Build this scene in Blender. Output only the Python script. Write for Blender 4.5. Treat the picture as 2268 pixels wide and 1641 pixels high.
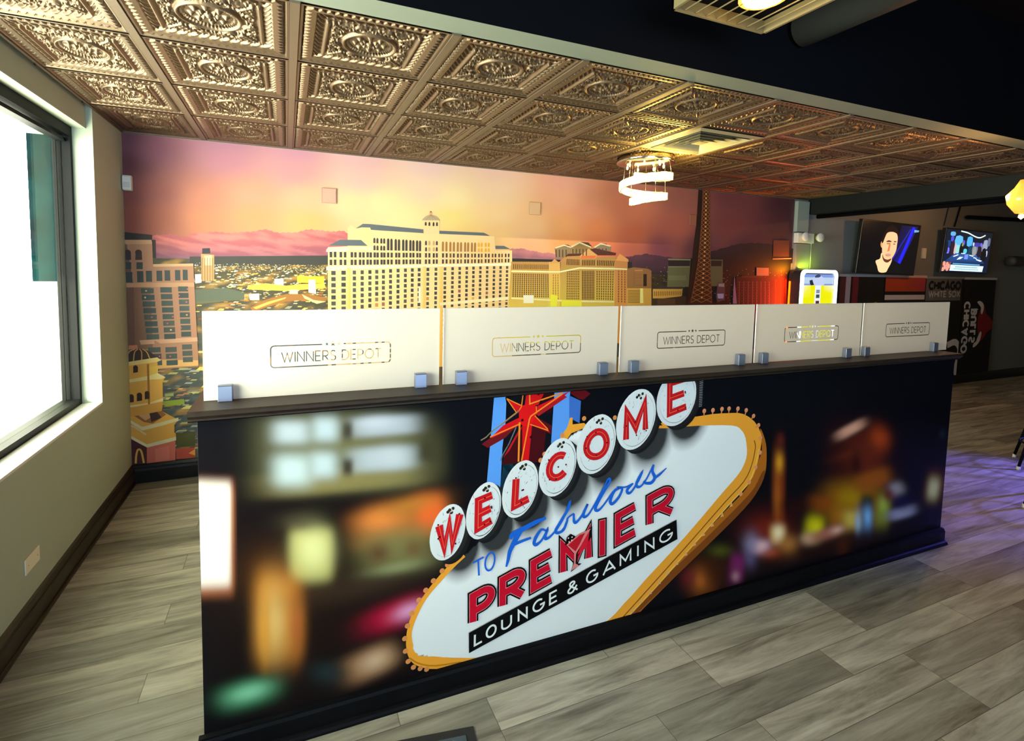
import bpy, bmesh, math, random
import numpy as np
from math import sin, cos, pi, radians, sqrt
from mathutils import Vector, Matrix
from mathutils.geometry import delaunay_2d_cdt
random.seed(7)
for o in list(bpy.data.objects): bpy.data.objects.remove(o)
S = bpy.context.scene
COL = S.collection

# ---------------------------------------------------------------- camera
cam = bpy.data.cameras.new('camera')
cam.sensor_width = 36.0
cam.lens = 17.5866
cam.shift_x = 0.020915
cam.shift_y = -0.066077
cam.clip_start = 0.02
camo = bpy.data.objects.new('camera', cam)
COL.objects.link(camo)
camo.matrix_world = Matrix(((0.925855963, 0.009038666, -0.377770949, 1.12367),
                            (-0.377396504, 0.072624690, -0.923199617, -4.45554),
                            (0.019091005, 0.997318384, 0.070651091, 1.69694),
                            (0, 0, 0, 1)))
S.camera = camo
S.view_settings.view_transform = 'Standard'
S.view_settings.look = 'None'
S.view_settings.gamma = 1
S.view_settings.use_curve_mapping = False
S.view_settings.exposure = 0.0
S.cycles.max_bounces = 10
S.cycles.transparent_max_bounces = 16
S.cycles.sample_clamp_indirect = 4.0
S.cycles.sample_clamp_direct = 30.0
S.cycles.use_denoising = True
S.cycles.caustics_reflective = False
S.cycles.caustics_refractive = False

# ---------------------------------------------------------------- sky, sun, daylight
W = bpy.data.worlds.new('world'); S.world = W; W.use_nodes = True
bg = W.node_tree.nodes['Background']
bg.inputs[0].default_value = (0.94, 0.98, 1.0, 1)
bg.inputs[1].default_value = 23.0

def lamp(name, kind, loc, power, color, size=None, sizey=None, target=None, radius=None, spot=None, portal=False):
    l = bpy.data.lights.new(name, kind)
    l.color = color
    l.energy = power
    if kind == 'AREA':
        l.shape = 'RECTANGLE'; l.size = size; l.size_y = sizey or size
        if portal: l.cycles.is_portal = True
    if radius is not None and kind in ('POINT', 'SPOT'): l.shadow_soft_size = radius
    if spot: l.spot_size = spot; l.spot_blend = 0.6
    o = bpy.data.objects.new(name, l)
    COL.objects.link(o)
    o.location = loc
    if target is not None:
        d = Vector(target) - Vector(loc)
        o.rotation_euler = d.to_track_quat('-Z', 'Y').to_euler()
    return o

sun = lamp('sun', 'SUN', (-6, -6, 4), 14.0, (1.0, 0.95, 0.82), target=(-6 + 1, -6 + 1.2, 4 - 0.6))
sun.data.angle = radians(0.8)
# the openings daylight comes in by
lamp('window_portal', 'AREA', (-0.2, -2.26, 1.64), 1, (1, 1, 1), 3.32, 1.72, target=(2, -2.26, 1.64), portal=True)
lamp('shopfront_portal', 'AREA', (1.8, -7.55, 1.6), 1, (1, 1, 1), 3.0, 2.1, target=(1.8, -5, 1.6), portal=True)

# ---------------------------------------------------------------- helpers
def s2l(c):
    return c / 12.92 if c <= 0.04045 else ((c + 0.055) / 1.055) ** 2.4
def hx(h):
    h = h.lstrip('#')
    return tuple(s2l(int(h[i:i + 2], 16) / 255) for i in (0, 2, 4))

def mat(name, color=(.5, .5, .5), rough=.5, metal=0., emit=None, estr=0., spec=.5, bump=0., bscale=40., var=0., coat=0.):
    m = bpy.data.materials.new(name); m.use_nodes = True
    nt = m.node_tree; b = nt.nodes['Principled BSDF']
    if isinstance(color, str): color = hx(color)
    b.inputs['Base Color'].default_value = (*color, 1)
    b.inputs['Roughness'].default_value = rough
    b.inputs['Metallic'].default_value = metal
    b.inputs['Specular IOR Level'].default_value = spec
    b.inputs['Coat Weight'].default_value = coat
    if emit is not None:
        b.inputs['Emission Color'].default_value = (*(hx(emit) if isinstance(emit, str) else emit), 1)
        b.inputs['Emission Strength'].default_value = estr
    if bump or var:
        tc = nt.nodes.new('ShaderNodeTexCoord'); n = nt.nodes.new('ShaderNodeTexNoise')
        n.inputs['Scale'].default_value = bscale; n.inputs['Detail'].default_value = 4
        nt.links.new(tc.outputs['Object'], n.inputs['Vector'])
        if bump:
            bp = nt.nodes.new('ShaderNodeBump'); bp.inputs['Strength'].default_value = bump; bp.inputs['Distance'].default_value = .01
            nt.links.new(n.outputs['Fac'], bp.inputs['Height']); nt.links.new(bp.outputs[0], b.inputs['Normal'])
        if var:
            mx = nt.nodes.new('ShaderNodeMix'); mx.data_type = 'RGBA'
            mx.inputs['A'].default_value = (*[c * (1 - var) for c in color], 1)
            mx.inputs['B'].default_value = (*[min(1, c * (1 + var)) for c in color], 1)
            nt.links.new(n.outputs['Fac'], mx.inputs['Factor']); nt.links.new(mx.outputs['Result'], b.inputs['Base Color'])
    return m

def paint_mat(name, rough=.45, emit=0., gain=1.):
    """printed surface: its colours are stored per corner of the mesh"""
    m = bpy.data.materials.new(name); m.use_nodes = True
    nt = m.node_tree; b = nt.nodes['Principled BSDF']
    a = nt.nodes.new('ShaderNodeAttribute'); a.attribute_name = 'print'
    b.inputs['Roughness'].default_value = rough
    b.inputs['Specular IOR Level'].default_value = .4
    if emit:
        b.inputs['Base Color'].default_value = (.01, .01, .01, 1)
        b.inputs['Roughness'].default_value = .25
        nt.links.new(a.outputs['Color'], b.inputs['Emission Color'])
        b.inputs['Emission Strength'].default_value = emit
    else:
        nt.links.new(a.outputs['Color'], b.inputs['Base Color'])
    return m

def empty(name, loc=(0, 0, 0), rz=0.):
    o = bpy.data.objects.new(name, None); COL.objects.link(o)
    o.location = loc; o.rotation_euler = (0, 0, rz); o.empty_display_size = .1
    return o
def tag(o, label=None, cat=None, group=None, kind=None):
    if label: o['label'] = label
    if cat: o['category'] = cat
    if group: o['group'] = group
    if kind: o['kind'] = kind
    return o
def copy_tree(o, parent=None):
    c = o.copy(); COL.objects.link(c)
    if parent: c.parent = parent
    for ch in list(o.children): copy_tree(ch, c)
    return c

class MB:
    """collects shapes and links them as ONE mesh object"""
    def __init__(s): s.v = []; s.f = []; s.m = []; s.sm = []
    def face(s, pts, m=0, smooth=False):
        n = len(s.v); s.v += [tuple(p) for p in pts]; s.f.append(list(range(n, n + len(pts)))); s.m.append(m); s.sm.append(smooth)
        return s
    def mesh(s, vs, fs, m=0, smooth=False):
        n = len(s.v); s.v += [tuple(p) for p in vs]
        for f in fs: s.f.append([i + n for i in f]); s.m.append(m); s.sm.append(smooth)
        return s
    def box(s, x0, x1, y0, y1, z0, z1, m=0):
        x0, x1 = min(x0, x1), max(x0, x1); y0, y1 = min(y0, y1), max(y0, y1); z0, z1 = min(z0, z1), max(z0, z1)
        v = [(x0, y0, z0), (x1, y0, z0), (x1, y1, z0), (x0, y1, z0), (x0, y0, z1), (x1, y0, z1), (x1, y1, z1), (x0, y1, z1)]
        return s.mesh(v, [(0, 3, 2, 1), (4, 5, 6, 7), (0, 1, 5, 4), (1, 2, 6, 5), (2, 3, 7, 6), (3, 0, 4, 7)], m)
    def tube(s, path, r, n=10, m=0, caps=True, smooth=True):
        path = [Vector(p) for p in path]; rr = r if isinstance(r, (list, tuple)) else [r] * len(path)
        rings = []; up = None
        for i, p in enumerate(path):
            d = (path[min(i + 1, len(path) - 1)] - path[max(i - 1, 0)]).normalized()
            if up is None:
                up = Vector((0, 0, 1)) if abs(d.z) < .9 else Vector((1, 0, 0))
            a = d.cross(up).normalized(); b = a.cross(d).normalized(); up = b
            rings.append([p + (a * cos(t) + b * sin(t)) * rr[i] for t in [2 * pi * k / n for k in range(n)]])
        vs = [q for R_ in rings for q in R_]; fs = []
        for i in range(len(rings) - 1):
            for k in range(n):
                fs.append((i * n + k, i * n + (k + 1) % n, (i + 1) * n + (k + 1) % n, (i + 1) * n + k))
        s.mesh(vs, fs, m, smooth)
        if caps:
            s.face(rings[0][::-1], m); s.face(rings[-1], m)
        return s
    def lathe(s, prof, c=(0, 0, 0), n=28, m=0, smooth=True, axis='z'):
        vs = []; fs = []
        for (r, h) in prof:
            for k in range(n):
                t = 2 * pi * k / n
                p = (r * cos(t), r * sin(t), h)
                if axis == 'y': p = (p[0], p[2], p[1])
                if axis == 'x': p = (p[2], p[0], p[1])
                vs.append((c[0] + p[0], c[1] + p[1], c[2] + p[2]))
        for i in range(len(prof) - 1):
            for k in range(n): fs.append((i * n + k, i * n + (k + 1) % n, (i + 1) * n + (k + 1) % n, (i + 1) * n + k))
        return s.mesh(vs, fs, m, smooth)
    def prism_x(s, prof, x0, x1, m=0):
        """profile in (y, z) swept along x"""
        n = len(prof)
        vs = [(x0, y, z) for y, z in prof] + [(x1, y, z) for y, z in prof]
        fs = [(i, (i + 1) % n, n + (i + 1) % n, n + i) for i in range(n)] + [tuple(range(n))[::-1], tuple(range(n, 2 * n))]
        return s.mesh(vs, fs, m)
    def prism_y(s, prof, y0, y1, m=0):
        n = len(prof)
        vs = [(x, y0, z) for x, z in prof] + [(x, y1, z) for x, z in prof]
        fs = [(i, (i + 1) % n, n + (i + 1) % n, n + i) for i in range(n)] + [tuple(range(n))[::-1], tuple(range(n, 2 * n))]
        return s.mesh(vs, fs, m)
    def build(s, name, mats, parent=None, bevel=0., kind=None):
        me = bpy.data.meshes.new(name); me.from_pydata(s.v, [], s.f)
        if not isinstance(mats, (list, tuple)): mats = [mats]
        for q in mats: me.materials.append(q)
        me.polygons.foreach_set('material_index', s.m); me.polygons.foreach_set('use_smooth', s.sm)
        bm = bmesh.new(); bm.from_mesh(me); bmesh.ops.remove_doubles(bm, verts=bm.verts, dist=1e-5)
        bmesh.ops.recalc_face_normals(bm, faces=bm.faces); bm.to_mesh(me); bm.free()
        me.update()
        o = bpy.data.objects.new(name, me); COL.objects.link(o)
        if parent: o.parent = parent
        if bevel:
            b = o.modifiers.new('bevel', 'BEVEL'); b.width = bevel; b.segments = 2; b.limit_method = 'ANGLE'
        if kind: o['kind'] = kind
        return o

# ---- flat printed artwork: coloured shapes in layers a hair apart
def clip(poly, x0, x1, z0, z1):
    def cut(p, ins, inter):
        out = []
        for i in range(len(p)):
            a, b = p[i - 1], p[i]
            if ins(b):
                if not ins(a): out.append(inter(a, b))
                out.append(b)
            elif ins(a): out.append(inter(a, b))
        return out
    def ix(v): return lambda a, b: (v, a[1] + (b[1] - a[1]) * (v - a[0]) / (b[0] - a[0]))
    def iz(v): return lambda a, b: (a[0] + (b[0] - a[0]) * (v - a[1]) / (b[1] - a[1]), v)
    for ins, it in ((lambda p: p[0] >= x0, ix(x0)), (lambda p: p[0] <= x1, ix(x1)), (lambda p: p[1] >= z0, iz(z0)), (lambda p: p[1] <= z1, iz(z1))):
        if not poly: return poly
        poly = cut(poly, ins, it)
    return poly

class Art:
    """every shape sits a hundredth of a millimetre above the one before it"""
    def __init__(s, rect, sub=1e-5):
        s.v = []; s.f = []; s.c = []; s.rect = rect; s.d = 0.; s.sub = sub; s.top = 0.; s.wrap = 0; s.k = 0
    def layer(s, wrap=0): s.top += s.sub * 2; s.d = s.top; s.wrap = wrap; s.k = 0; return s
    def up(s):
        s.k += 1
        if s.wrap: L = s.d + s.sub * (s.k % s.wrap)
        else: s.d += s.sub; L = s.d
        s.top = max(s.top, L); return L
    def poly(s, pts, col, L=None):
        p = clip(list(pts), *s.rect)
        if len(p) < 3: return s
        if L is None: L = s.up()
        c = hx(col) if isinstance(col, str) else col
        n = len(s.v); s.v += [(a, b, L) for a, b in p]; s.f.append(list(range(n, n + len(p)))); s.c += [c] * len(p)
        return s
    def quad(s, pts, cols, L=None):
        """four corners, each its own colour"""
        if L is None: L = s.up()
        n = len(s.v); s.v += [(a, b, L) for a, b in pts]; s.f.append(list(range(n, n + len(pts)))); s.c += [hx(c) if isinstance(c, str) else c for c in cols]
        return s
    def grid(s, x0, x1, z0, z1, nx, nz, fn, keep=None):
        X = np.linspace(x0, x1, nx + 1); Z = np.linspace(z0, z1, nz + 1); L = s.up()
        gx, gz = np.meshgrid(X, Z, indexing='ij'); C = np.clip(fn(gx, gz), 0, 1)
        n = len(s.v)
        s.v += [(float(gx[i, j]), float(gz[i, j]), L) for i in range(nx + 1) for j in range(nz + 1)]
        Cl = C.reshape(-1, 3).tolist(); q = lambda i, j: i * (nz + 1) + j
        for i in range(nx):
            for j in range(nz):
                idx = (q(i, j), q(i + 1, j), q(i + 1, j + 1), q(i, j + 1))
                s.f.append([n + k for k in idx]); s.c += [tuple(Cl[k]) for k in idx]
        return s
    def stroke(s, pts, w, col, closed=False):
        L = s.up(); R_ = ribbon(pts, w, closed); loop = len(R_) > 12 and not closed and s.wrap == 0
        for i, q in enumerate(R_): s.poly(q, col, L + (s.sub * .25 * (i // 6 % 4) if loop else 0))
        s.d += s.sub if (loop and not s.wrap) else 0; s.top = max(s.top, s.d)
        return s
    def disc(s, c, r, col, n=12):
        return s.poly([(c[0] + r * cos(2 * pi * k / n), c[1] + r * sin(2 * pi * k / n)) for k in range(n)], col)
    def build(s, name, m, fmap, parent=None):
        me = bpy.data.meshes.new(name); me.from_pydata([fmap(a, b, l) for a, b, l in s.v], [], s.f)
        me.materials.append(m)
        at = me.color_attributes.new('print', 'FLOAT_COLOR', 'CORNER')
        arr = np.ones((len(s.c), 4), dtype=np.float32); arr[:, :3] = np.array(s.c)
        at.data.foreach_set('color', arr.ravel()); me.update()
        o = bpy.data.objects.new(name, me); COL.objects.link(o)
        if parent: o.parent = parent
        return o

def ribbon(pts, w, closed=False):
    P = [Vector(p) for p in pts]; n = len(P)
    ww = w if isinstance(w, (list, tuple)) else [w] * n
    L = []; R_ = []
    for i in range(n):
        a = P[i - 1] if (i > 0 or closed) else None
        b = P[(i + 1) % n] if (i < n - 1 or closed) else None
        d1 = (P[i] - a).normalized() if a is not None else None
        d2 = (b - P[i]).normalized() if b is not None else None
        d1 = d1 if d1 is not None else d2; d2 = d2 if d2 is not None else d1
        n1 = Vector((-d1.y, d1.x)); n2 = Vector((-d2.y, d2.x)); m = n1 + n2
        if m.length < .2: m = n1; k = 1.
        else:
            m.normalize(); k = min(2.6, 1 / max(.2, m.dot(n1)))
        L.append(P[i] + m * k * ww[i] / 2); R_.append(P[i] - m * k * ww[i] / 2)
    out = []
    for i in range(n if closed else n - 1):
        j = (i + 1) % n; out.append([tuple(R_[i]), tuple(R_[j]), tuple(L[j]), tuple(L[i])])
    return out

def smooth(pts, k=4):
    """Catmull-Rom through the points"""
    P = [Vector(p) for p in pts]; P = [2 * P[0] - P[1]] + P + [2 * P[-1] - P[-2]]; out = []
    for i in range(1, len(P) - 2):
        for j in range(k):
            t = j / k; a, b, c, d = P[i - 1:i + 3]
            out.append(tuple(.5 * ((2 * b) + (c - a) * t + (2 * a - 5 * b + 4 * c - d) * t * t + (3 * b - a - 3 * c + d) * t ** 3)))
    out.append(tuple(P[-2])); return out
def smooth_closed(pts, k=3):
    n = len(pts); P = [Vector(p) for p in pts]; out = []
    for i in range(n):
        a, b, c, d = P[i - 1], P[i], P[(i + 1) % n], P[(i + 2) % n]
        for j in range(k):
            t = j / k; out.append(tuple(.5 * ((2 * b) + (c - a) * t + (2 * a - 5 * b + 4 * c - d) * t * t + (3 * b - a - 3 * c + d) * t ** 3)))
    return out

def arc(cx, cy, rx, ry, a0, a1, n=10):
    return [(cx + rx * cos(radians(a0 + (a1 - a0) * k / n)), cy + ry * sin(radians(a0 + (a1 - a0) * k / n))) for k in range(n + 1)]
# letters as centre lines in a box of height 1: (width, [(closed, points)...])
GLY = {
 'W': (1.15, [(0, [(0, 1), (.3, 0), (.575, .93), (.85, 0), (1.15, 1)])]),
 'I': (.0, [(0, [(0, 0), (0, 1)])]),
 'N': (.72, [(0, [(0, 0), (0, 1), (.72, 0), (.72, 1)])]),
 'E': (.55, [(0, [(.55, 0), (0, 0), (0, 1), (.55, 1)]), (0, [(0, .5), (.5, .5)])]),
 'R': (.6, [(0, [(0, 0), (0, 1), (.3, 1)] + arc(.3, .73, .28, .27, 90, -90, 12)[1:] + [(0, .46)]), (0, [(.25, .46), (.6, 0)])]),
 'P': (.6, [(0, [(0, 0), (0, 1), (.3, 1)] + arc(.3, .7, .3, .3, 90, -90, 12)[1:] + [(0, .4)])]),
 'S': (.55, [(0, arc(.28, .755, .25, .245, 35, 250, 9) + arc(.27, .255, .28, .255, 70, -150, 10))]),
 'D': (.72, [(1, [(0, 0), (0, 1), (.25, 1)] + arc(.25, .5, .47, .5, 90, -90, 12)[1:])]),
 'O': (.95, [(1, arc(.475, .5, .475, .5, 90, 450, 26)[:-1])]),
 'T': (.64, [(0, [(0, 1), (.64, 1)]), (0, [(.32, 1), (.32, 0)])]),
 'L': (.5, [(0, [(0, 1), (0, 0), (.5, 0)])]),
 'C': (.8, [(0, arc(.47, .5, .47, .5, 48, 312, 18))]),
 'M': (.9, [(0, [(0, 0), (0, 1), (.45, .25), (.9, 1), (.9, 0)])]),
 'U': (.7, [(0, [(0, 1), (0, .33)] + arc(.35, .33, .35, .33, 180, 360, 10)[1:] + [(.7, 1)])]),
 'G': (.85, [(0, arc(.47, .5, .47, .5, 50, 350, 20) + [(.93, .48), (.58, .48)])]),
 'A': (.85, [(0, [(0, 0), (.425, 1), (.85, 0)]), (0, [(.14, .3), (.71, .3)])]),
 'H': (.7, [(0, [(0, 0), (0, 1)]), (0, [(.7, 0), (.7, 1)]), (0, [(0, .5), (.7, .5)])]),
 'B': (.6, [(1, [(0, 0), (0, 1), (.3, 1)] + arc(.3, .76, .24, .24, 90, -90, 6)[1:]), (1, [(0, 0), (0, .52), (.32, .52)] + arc(.32, .26, .27, .26, 90, -90, 6)[1:])]),
 'X': (.7, [(0, [(0, 0), (.7, 1)]), (0, [(0, 1), (.7, 0)])]),
 'K': (.65, [(0, [(0, 0), (0, 1)]), (0, [(.62, 1), (0, .42)]), (0, [(.2, .6), (.65, 0)])]),
 '&': (.75, [(0, [(.78, 0), (.2, .68)] + arc(.36, .82, .18, .17, 200, -20, 10) + [(.1, .38)] + arc(.3, .24, .25, .24, 150, 300, 8) + [(.72, .48)])]),
}
def text_strokes(txt, gap=.2, space=.45):
    """[(closed, points)] of a line of text, its height 1, and its width"""
    x = 0; out = []
    for ch in txt:
        if ch == ' ': x += space; continue
        w, st = GLY[ch]
        for c, p in st: out.append((c, [(x + a, b) for a, b in p]))
        x += w + gap
    return out, x - gap
def star(cx, cy, r, rot=90., k=.4):
    return [(cx + (r if i % 2 == 0 else r * k) * cos(radians(rot + 36 * i)), cy + (r if i % 2 == 0 else r * k) * sin(radians(rot + 36 * i))) for i in range(10)]

# ---------------------------------------------------------------- materials of the place
M_sage = mat('sage_paint', (.39, .45, .36), .6, bump=.06, bscale=220)
M_white = mat('white_plastic', (.8, .8, .78), .4)
M_black = mat('black_paint', (.0035, .004, .006), .8, spec=.03)
M_blackgloss = mat('black_lacquer', (.003, .003, .004), .5, spec=.06)
M_grey = mat('grey_wall_paint', (.20, .225, .25), .65, bump=.05, bscale=200)
M_darkmetal = mat('dark_window_metal', (.004, .005, .006), .55, spec=.1)
M_bronze = mat('bronze_tile', (.185, .130, .084), .44, .78)
M_bar = mat('bronze_bar', (.15, .11, .075), .5, .5)
M_groove = mat('dark_groove', (.02, .016, .012), .8)
M_chrome = mat('chrome', (.75, .75, .76), .12, 1.)
M_steel = mat('brushed_steel', (.30, .34, .46), .38, .8)
M_beige = mat('vent_cream', (.30, .29, .20), .5)
M_rubber = mat('black_rubber', (.01, .01, .011), .7)

def floor_material():
    m = bpy.data.materials.new('vinyl_plank'); m.use_nodes = True; nt = m.node_tree; N = nt.nodes.new; Lk = nt.links.new
    b = nt.nodes['Principled BSDF']; tc = N('ShaderNodeTexCoord')
    br = N('ShaderNodeTexBrick'); br.inputs['Scale'].default_value = 1
    br.inputs['Brick Width'].default_value = .92; br.inputs['Row Height'].default_value = .152
    br.inputs['Mortar Size'].default_value = .0012; br.inputs['Mortar Smooth'].default_value = .1
    br.offset = .37; br.offset_frequency = 3; br.inputs['Bias'].default_value = 0
    br.inputs['Color1'].default_value = (0, 0, 0, 1); br.inputs['Color2'].default_value = (1, 1, 1, 1); br.inputs['Mortar'].default_value = (.15, .15, .15, 1)
    Lk(tc.outputs['Object'], br.inputs['Vector'])
    mp = N('ShaderNodeMapping'); mp.inputs['Scale'].default_value = (1.0, 9, 1); Lk(tc.outputs['Object'], mp.inputs['Vector'])
    sh = N('ShaderNodeVectorMath'); sh.operation = 'MULTIPLY_ADD'; Lk(br.outputs['Color'], sh.inputs[0]); sh.inputs[1].default_value = (17, 5, 0); Lk(mp.outputs[0], sh.inputs[2])
    n1 = N('ShaderNodeTexNoise'); n1.inputs['Scale'].default_value = 1.6; n1.inputs['Detail'].default_value = 8; n1.inputs['Roughness'].default_value = .65; n1.inputs['Distortion'].default_value = .6
    Lk(sh.outputs[0], n1.inputs['Vector'])
    mp2 = N('ShaderNodeMapping'); mp2.inputs['Scale'].default_value = (3, 60, 1); Lk(tc.outputs['Object'], mp2.inputs['Vector'])
    n2 = N('ShaderNodeTexNoise'); n2.inputs['Scale'].default_value = 1.5; n2.inputs['Detail'].default_value = 4; Lk(mp2.outputs[0], n2.inputs['Vector'])
    cr = N('ShaderNodeValToRGB'); Lk(n1.outputs['Fac'], cr.inputs['Fac'])
    e = cr.color_ramp.elements; e[0].position = .3; e[0].color = (.13, .115, .09, 1); e[1].position = .72; e[1].color = (.60, .575, .49, 1)
    k = e.new(.5); k.color = (.37, .345, .285, 1)
    # board to board tone
    ad = N('ShaderNodeMix'); ad.data_type = 'RGBA'; ad.blend_type = 'MULTIPLY'; ad.inputs['Factor'].default_value = .8
    mr = N('ShaderNodeMapRange'); mr.inputs['To Min'].default_value = .5; mr.inputs['To Max'].default_value = 1.3; Lk(br.outputs['Color'], mr.inputs['Value'])
    Lk(cr.outputs['Color'], ad.inputs['A']); Lk(mr.outputs[0], ad.inputs['B'])
    g = N('ShaderNodeMix'); g.data_type = 'RGBA'; g.blend_type = 'MULTIPLY'; g.inputs['Factor'].default_value = .35
    mr2 = N('ShaderNodeMapRange'); mr2.inputs['From Min'].default_value = .3; mr2.inputs['From Max'].default_value = .7; mr2.inputs['To Min'].default_value = .6; mr2.inputs['To Max'].default_value = 1.15; Lk(n2.outputs['Fac'], mr2.inputs['Value'])
    Lk(ad.outputs['Result'], g.inputs['A']); Lk(mr2.outputs[0], g.inputs['B'])
    sm = N('ShaderNodeMix'); sm.data_type = 'RGBA'; Lk(br.outputs['Fac'], sm.inputs['Factor']); Lk(g.outputs['Result'], sm.inputs['A']); sm.inputs['B'].default_value = (.07, .06, .05, 1)
    Lk(sm.outputs['Result'], b.inputs['Base Color']); b.inputs['Roughness'].default_value = .42
    bp = N('ShaderNodeBump'); bp.inputs['Strength'].default_value = .25; bp.inputs['Distance'].default_value = .002; Lk(n2.outputs['Fac'], bp.inputs['Height']); Lk(bp.outputs[0], b.inputs['Normal'])
    return m
M_floor = floor_material()

def glass_material(name, tint=(1, 1, 1), gloss=.06):
    m = bpy.data.materials.new(name); m.use_nodes = True; nt = m.node_tree
    for n in list(nt.nodes): nt.nodes.remove(n)
    o = nt.nodes.new('ShaderNodeOutputMaterial'); mx = nt.nodes.new('ShaderNodeMixShader'); t = nt.nodes.new('ShaderNodeBsdfTransparent'); g = nt.nodes.new('ShaderNodeBsdfGlossy')
    g.inputs['Roughness'].default_value = .02; t.inputs['Color'].default_value = (*tint, 1)
    lw = nt.nodes.new('ShaderNodeLayerWeight'); pw = nt.nodes.new('ShaderNodeMath'); pw.operation = 'POWER'; pw.inputs[1].default_value = 4.5
    ad = nt.nodes.new('ShaderNodeMath'); ad.operation = 'MULTIPLY_ADD'; ad.inputs[1].default_value = .35; ad.inputs[2].default_value = .03
    nt.links.new(lw.outputs[1], pw.inputs[0]); nt.links.new(pw.outputs[0], ad.inputs[0]); nt.links.new(ad.outputs[0], mx.inputs[0]); nt.links.new(t.outputs[0], mx.inputs[1]); nt.links.new(g.outputs[0], mx.inputs[2]); nt.links.new(mx.outputs[0], o.inputs[0])
    return m
M_pane = glass_material('window_glass', (1, .99, .86))

# ---------------------------------------------------------------- room shell
XR, YF, ZT = 13.2, -7.6, 3.35
fl = MB().box(-.35, XR, YF - .1, .2, -.1, 0).build('floor', M_floor, kind='structure')
wb = MB().box(-.35, XR, 0, .18, 0, ZT).build('wall_back', M_grey, kind='structure')
wl = MB()
wl.box(-.3, .025, -.6, 0, 0, ZT); wl.box(-.3, .025, -3.92, -.6, 0, .78); wl.box(-.3, -.008, -3.92, -.6, 2.5, ZT); wl.box(-.3, .025, YF, -3.92, 0, ZT)
wl.build('wall_left', M_sage, kind='structure')
MB().box(XR, XR + .15, YF, .1, 0, ZT).build('wall_right', M_grey, kind='structure')
wf = MB(); wf.box(-.3, .3, YF - .15, YF, 0, ZT); wf.box(3.3, XR + .1, YF - .15, YF, 0, ZT); wf.box(.3, 3.3, YF - .15, YF, 0, .55); wf.box(.3, 3.3, YF - .15, YF, 2.65, ZT)
wf.build('wall_front', M_sage, kind='structure')
MB().box(5.2, 5.32, YF, -4.2, 0, ZT).build('wall_added_blocker', M_sage, kind='structure')  # unseen partition added to shade the right floor from the shop front light
MB().box(-.3, XR, YF, .1, ZT, ZT + .1).build('ceiling', M_black, kind='structure')
# dropped beam that edges the tiled ceiling: painted underneath, black on the side of the open ceiling
bmx = MB().box(0, 7.3, -2.586, -2.463, 2.635, ZT)
o = bmx.build('trim_1', [M_black, mat('beam_underside_paint', (.17, .20, .165), .65)], kind='structure')
for p in o.data.polygons:
    if p.normal.z < -.5: p.material_index = 1
MB().box(7.3, 7.52, -2.586, 0, 2.45, ZT).build('trim_2', mat('dark_green_grey', (.009, .012, .013), .6, spec=.2), kind='structure')

# base boards
def base_prof(s=1):
    return [(0, 0), (-.018 * s, 0), (-.018 * s, .095), (-.014 * s, .112), (-.014 * s, .122), (-.008 * s, .138), (0, .148)]
M_base = mat('black_baseboard', (.007, .0065, .006), .4, spec=.2)
MB().prism_x(base_prof(), 0, XR).build('baseboard_back', M_base, kind='structure')
bl = MB(); pf = [(-y + .025, z) for y, z in base_prof()]
bl.prism_y(pf, YF, 0); bl.tube([(.046, YF, .012), (.046, -.02, .012)], .011, 8)
bl.tube([(.042, YF, .105), (.042, -.02, .105)], .004, 6)
bl.build('baseboard_left', mat('dark_brown_baseboard', (.022, .016, .009), .4, spec=.3), kind='structure')

# window: metal frame, pane, sill
wn = MB()
x0, x1 = -.17, -.08
wn.box(x0, x1, -.632, -.6, .78, 2.5); wn.box(x0, x1, -3.92, -3.86, .78, 2.5); wn.box(x0, x1, -3.86, -.632, .78, .825); wn.box(x0, x1, -3.86, -.632, 2.44, 2.5)
wn.box(-.15, -.10, -3.86, -.632, 2.405, 2.425); wn.box(-.15, -.14, -.665, -.655, .825, 2.41)
fr = wn.build('window_1', M_darkmetal, kind='structure')
MB().box(-.128, -.122, -3.86, -.632, .825, 2.44).build('pane', M_pane, fr)
MB().box(-.08, 0.028, -3.92, -.6, .775, .79).build('sill', M_white, fr, bevel=.003)
# unseen shop front behind the camera, sized and tinted to set the front light
wf2 = MB()
for i in range(3): wf2.box(.3 + i * 1.5 - .03, .3 + i * 1.5 + .03, YF - .1, YF - .03, .55, 2.65)
wf2.box(.3, 3.3, YF - .1, YF - .03, .55, .62); wf2.box(.3, 3.3, YF - .1, YF - .03, 2.58, 2.65)
fr2 = wf2.build('window_2', M_darkmetal, kind='structure')
MB().box(.3, 3.3, YF - .07, YF - .064, .6, 2.6).build('pane', glass_material('cool_glass', (.56, .635, .71)), fr2)

# outdoors: canopy holding the upper sun off the window, teal strip on its outer reveal
cn = MB().box(-2.5, -.32, -6, 2.3, 3.0, 3.06)
for y in (-5.5, 2.2): cn.tube([(-2.45, y, 0), (-2.45, y, 3.0)], .04)
tag(cn.build('window_canopy', mat('white_canopy', (.95, .97, .95), .8)), 'white flat canopy over the pavement outside the big left window', 'canopy')
tag(MB().box(-2, 9, YF - 5.2, YF - .16, 2.75, 2.8).build('shopfront_sun_blocker', M_white), 'added white sun blocker outside the shop front behind the viewer', 'canopy')  # unseen slab added to keep the sun out of the shop front
MB().box(-.298, -.175, -.606, -.601, 1.56, 2.44).build('outer_reveal', mat('teal_reveal', (.0008, .012, .015), .9, spec=0., var=.9, bscale=9), fr)

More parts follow.
